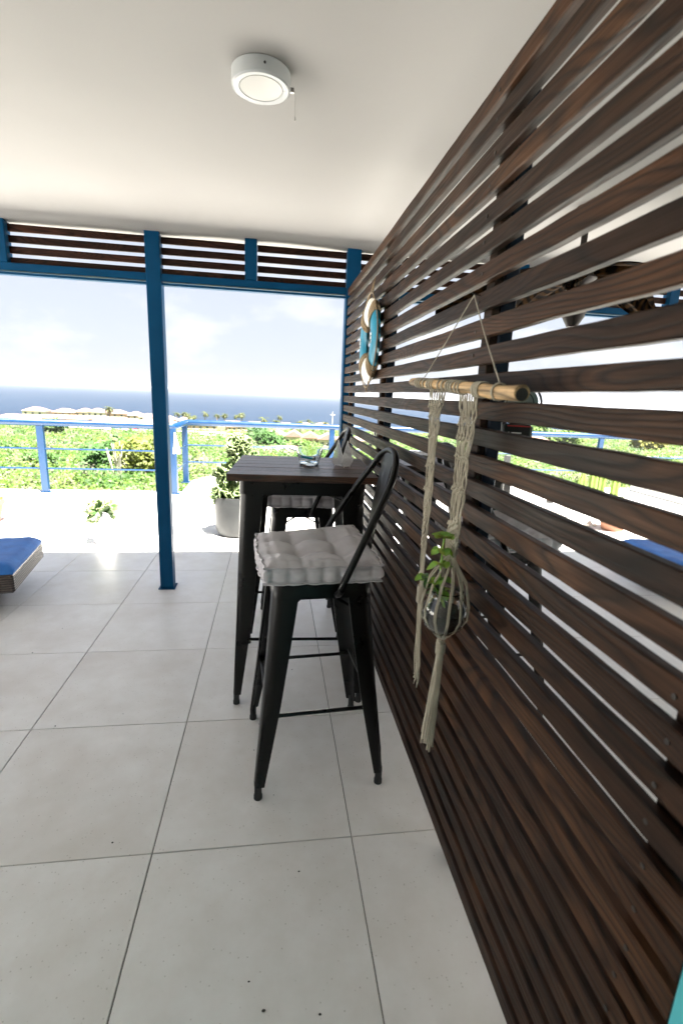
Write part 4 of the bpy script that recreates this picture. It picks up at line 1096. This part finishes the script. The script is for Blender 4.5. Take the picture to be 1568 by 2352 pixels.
for i, (x, y, s_, lb_) in enumerate(((-84, 270, 1.5, 'large palm in front of the left coastal houses'), (-39.1, 246, 1.1, 'palm right of the mid blue post below the rail'), (-4, 215, 1.3, 'left palm of the group above the gabled houses'), (1.5, 205, 1.2, 'second palm of the group above the gabled houses'), (12.2, 214, 1.2, 'third palm of the group above the gabled houses'), (17.4, 212, 1.1, 'fourth palm of the group above the gabled houses'), (22.5, 210, 1.1, 'rightmost palm of the group above the gabled houses'), (8.0, 168, .9, 'short palm close behind the gabled houses'))):
    o = copy_tree(palm); o.location = (x, y, tz(x, y)); o.scale = (s_,)*3; o.rotation_euler = (0, 0, i*2.1+1); o['label'] = lb_
# houses
def house(label, x, y, w, dp_, hw, hr, wall, roof, rz=0, storeys=2, nwin=3, gable=False, group=None):
    t = thing('house', label, 'house', (x, y, tz(x, y)-.3), rz, group)
    W2, D2 = w/2, dp_/2
    b_ = MB().box(-W2, W2, -D2, D2, 0, hw).build('wall', M[wall], t)
    e = .5
    if gable:
        v_ = [(-W2-e, -D2-e, hw), (W2+e, -D2-e, hw), (W2+e, D2+e, hw), (-W2-e, D2+e, hw), (0, -D2-e, hw+hr), (0, D2+e, hw+hr)]
        f_ = [(0, 4, 5, 3), (1, 2, 5, 4), (0, 1, 4), (2, 3, 5), (0, 3, 2, 1)]
    else:
        q = min(W2, D2)*.8
        v_ = [(-W2-e, -D2-e, hw), (W2+e, -D2-e, hw), (W2+e, D2+e, hw), (-W2-e, D2+e, hw), (-W2+q, 0, hw+hr), (W2-q, 0, hw+hr)]
        f_ = [(0, 1, 5, 4), (1, 2, 5), (2, 3, 4, 5), (3, 0, 4), (0, 3, 2, 1)]
    MB().add(v_, f_).build('roof', M[roof], t)
    for s in range(storeys):
        z = hw*(s+.35)/storeys
        for k_ in range(nwin):
            xx = -W2+w*(k_+.5)/nwin
            wn_ = MB().box(xx-.55, xx+.55, -D2-.06, -D2-.02, z, z+1.2).build('window', M['pane'], t)
            MB().box(xx-.68, xx+.68, -D2-.12, -D2-.015, z-.14, z-.01).build('sill', M['whitewall'], wn_)
    return t
G1 = 'pale houses with hipped roofs along the coast'
rowA = [(-127.5, 11, 5.6), (-113.9, 11, 5.4), (-104.6, 9, 5.8), (-95.8, 9, 5.8), (-86.8, 10.5, 5.4), (-77.5, 9.5, 4.8), (-68.5, 10, 4.6), (-59.5, 9, 4.2), (-51, 8, 3.6)]
for i, (x, w, hw) in enumerate(rowA):
    house('%s pale hipped roof house from the left in the seafront row' % ORD[i], x, 290+(i % 3)*3, w, 9, hw, 2.0, ('whitewall', 'peach', 'cream')[i % 3], 'roofa', R((i*37 % 11)-5), 2, 3, False, G1)
rowB = [(-43, 12, 'roofb'), (-24, 16, 'roofa'), (-9, 18, 'roofa'), (8, 13, 'roofb'), (19, 13, 'roofa'), (31, 12, 'roofb')]
for i, (x, w, rf) in enumerate(rowB):
    house('%s low pink roofed house from the left below the skyline palms' % ORD[i], x, 303+(i % 2)*4, w, 10, 2.4, 1.6, ('peach', 'whitewall')[i % 2], rf, R((i*29 % 9)-4), 1, 4, False, 'low houses near the sea behind the railing')
for i, (x, y, w) in enumerate(((-122, 262, 22), (-100, 258, 20), (-79, 262, 18), (-58, 258, 18), (-36, 255, 16), (-18, 262, 12))):
    house('%s long low orange roofed building in front of the left seafront row' % ORD[i], x, y, w, 9, 2.5, 1.7, 'peach', 'roofb', R(i*3-4), 1, 5, False, 'long low roofed buildings at the left')
for i, (x, y, w, gb) in enumerate(((1.2, 152, 5.5, False), (6.6, 150, 5.2, True), (11.6, 149, 5.2, True), (16.8, 147, 5.6, True), (22.4, 148, 5.4, True), (28, 150, 6, False))):
    house('%s peach town house from the left in the nearer right hand terrace row' % ORD[i], x, y, w, 7, 3.1, 1.7, ('peach', 'cream')[i % 2], ('roofb', 'roofa')[i % 2], R(-3), 1, 3, gb, 'peach town houses behind the table')
house('nearest pink roofed building right below the railing behind the glass bowl', 2.8, 88, 7.5, 6, 1.0, .8, 'cream', 'roofa', R(4), 1, 4)
for i, (x, y) in enumerate(((96, 172), (140, 220), (70, 150))):
    house(['pale house among the trees seen through the slats, left one', 'orange roofed house on the skyline through the slats', 'white house on the slope through the slats'][i], x, y, 13, 8, 3.2, 1.8, 'whitewall', 'roofb', R(-20), 1, 4)
# roads
rd = MB()
def ribbon(pts, w):
    o_ = len(rd.v)
    for x, y in pts: rd.v += [(x, y-w/2, tz(x, y-w/2)+.45), (x, y+w/2, tz(x, y+w/2)+.45)]
    for i in range(len(pts)-1): a = o_+2*i; rd.f.append((a, a+2, a+3, a+1))
ribbon([(-84+i*5, 206-.25*i*1.2+2*math.sin(i*.6)) for i in range(15)], 9)
tag(rd.build('road', M['road']), kind='structure')
rd = MB(); ribbon([(-30+i*4, 188-i*1.1) for i in range(8)], 5); tag(rd.build('road', M['road']), kind='structure')
rd = MB(); ribbon([(56+i*5, 96+i*2.2) for i in range(14)], 7); tag(rd.build('road', M['road']), kind='structure')
wl_ = thing('roadside_wall', 'long white wall behind the parked cars at the left', 'wall', (-64, 212, tz(-64, 212)))
MB().box(-16, 18, -.3, .3, -1, 2.2).build('wall_panel', M['whitewall'], wl_)
def car(label, x, y, mat, rz):
    t = thing('parked_car', label, 'car', (x, y, tz(x, y)+.5), rz, 'cars parked by the white road')
    prof = [(-2.1, .35), (-2.15, .75), (-1.9, .95), (-1.3, 1.0), (-.8, 1.45), (.7, 1.48), (1.3, 1.0), (2.0, .9), (2.15, .6), (2.1, .35)]
    secs = [[(px, yy_, pz if abs(yy_) < .8 else pz*.96+.01) for px, pz in prof] for yy_ in (-.85, -.7, .7, .85)]
    MB().loft(secs).build('body', M[mat], t, True, 30)
    MB().box(-.9, .9, -.862, .862, 1.02, 1.34, .02).build('side_windows', M['pane'], t)
    for wx in (-1.35, 1.3):
        for wy in (-.8, .8):
            w_ = MB().lathe([(.32, -.1), (.32, .1)], 14).build('wheel', M['rubber'], t, True); w_.location = (wx, wy, .32); w_.rotation_euler = (PI/2, 0, 0)
    return t
car('red car parked by the white road left of the mid blue post', -53.4, 200, 'red', R(8)); car('blue grey car parked left of the red car', -60.2, 202, 'carblue', R(5))
mst = thing('beacon_mast', 'thin pale mast with cross arms standing at the shore right of the houses', 'mast', (31.5, 260, tz(31.5, 260)))
MB().tube([(0, 0, 0), (0, 0, 11)], .12, 6).build('pole', M['whitewall'], mst, True); MB().box(-1.3, 1.3, -.12, .12, 9.2, 9.5).build('cross_arm', M['whitewall'], mst)

# sea air: thin haze round the whole scene
hz = MB().box(-44000, 44000, -9000, 46000, -60, 30)
hm = bpy.data.materials.new('sea_haze'); hm.use_nodes = True; hn = hm.node_tree.nodes
for nd in list(hn):
    if nd.type != 'OUTPUT_MATERIAL': hn.remove(nd)
pv = hn.new('ShaderNodeVolumePrincipled'); pv.inputs['Color'].default_value = (.9, .94, 1, 1); pv.inputs['Density'].default_value = .00008; pv.inputs['Anisotropy'].default_value = .2
hm.node_tree.links.new(pv.outputs[0], hn['Material Output'].inputs['Volume'])
tag(hz.build('haze', hm), kind='stuff')
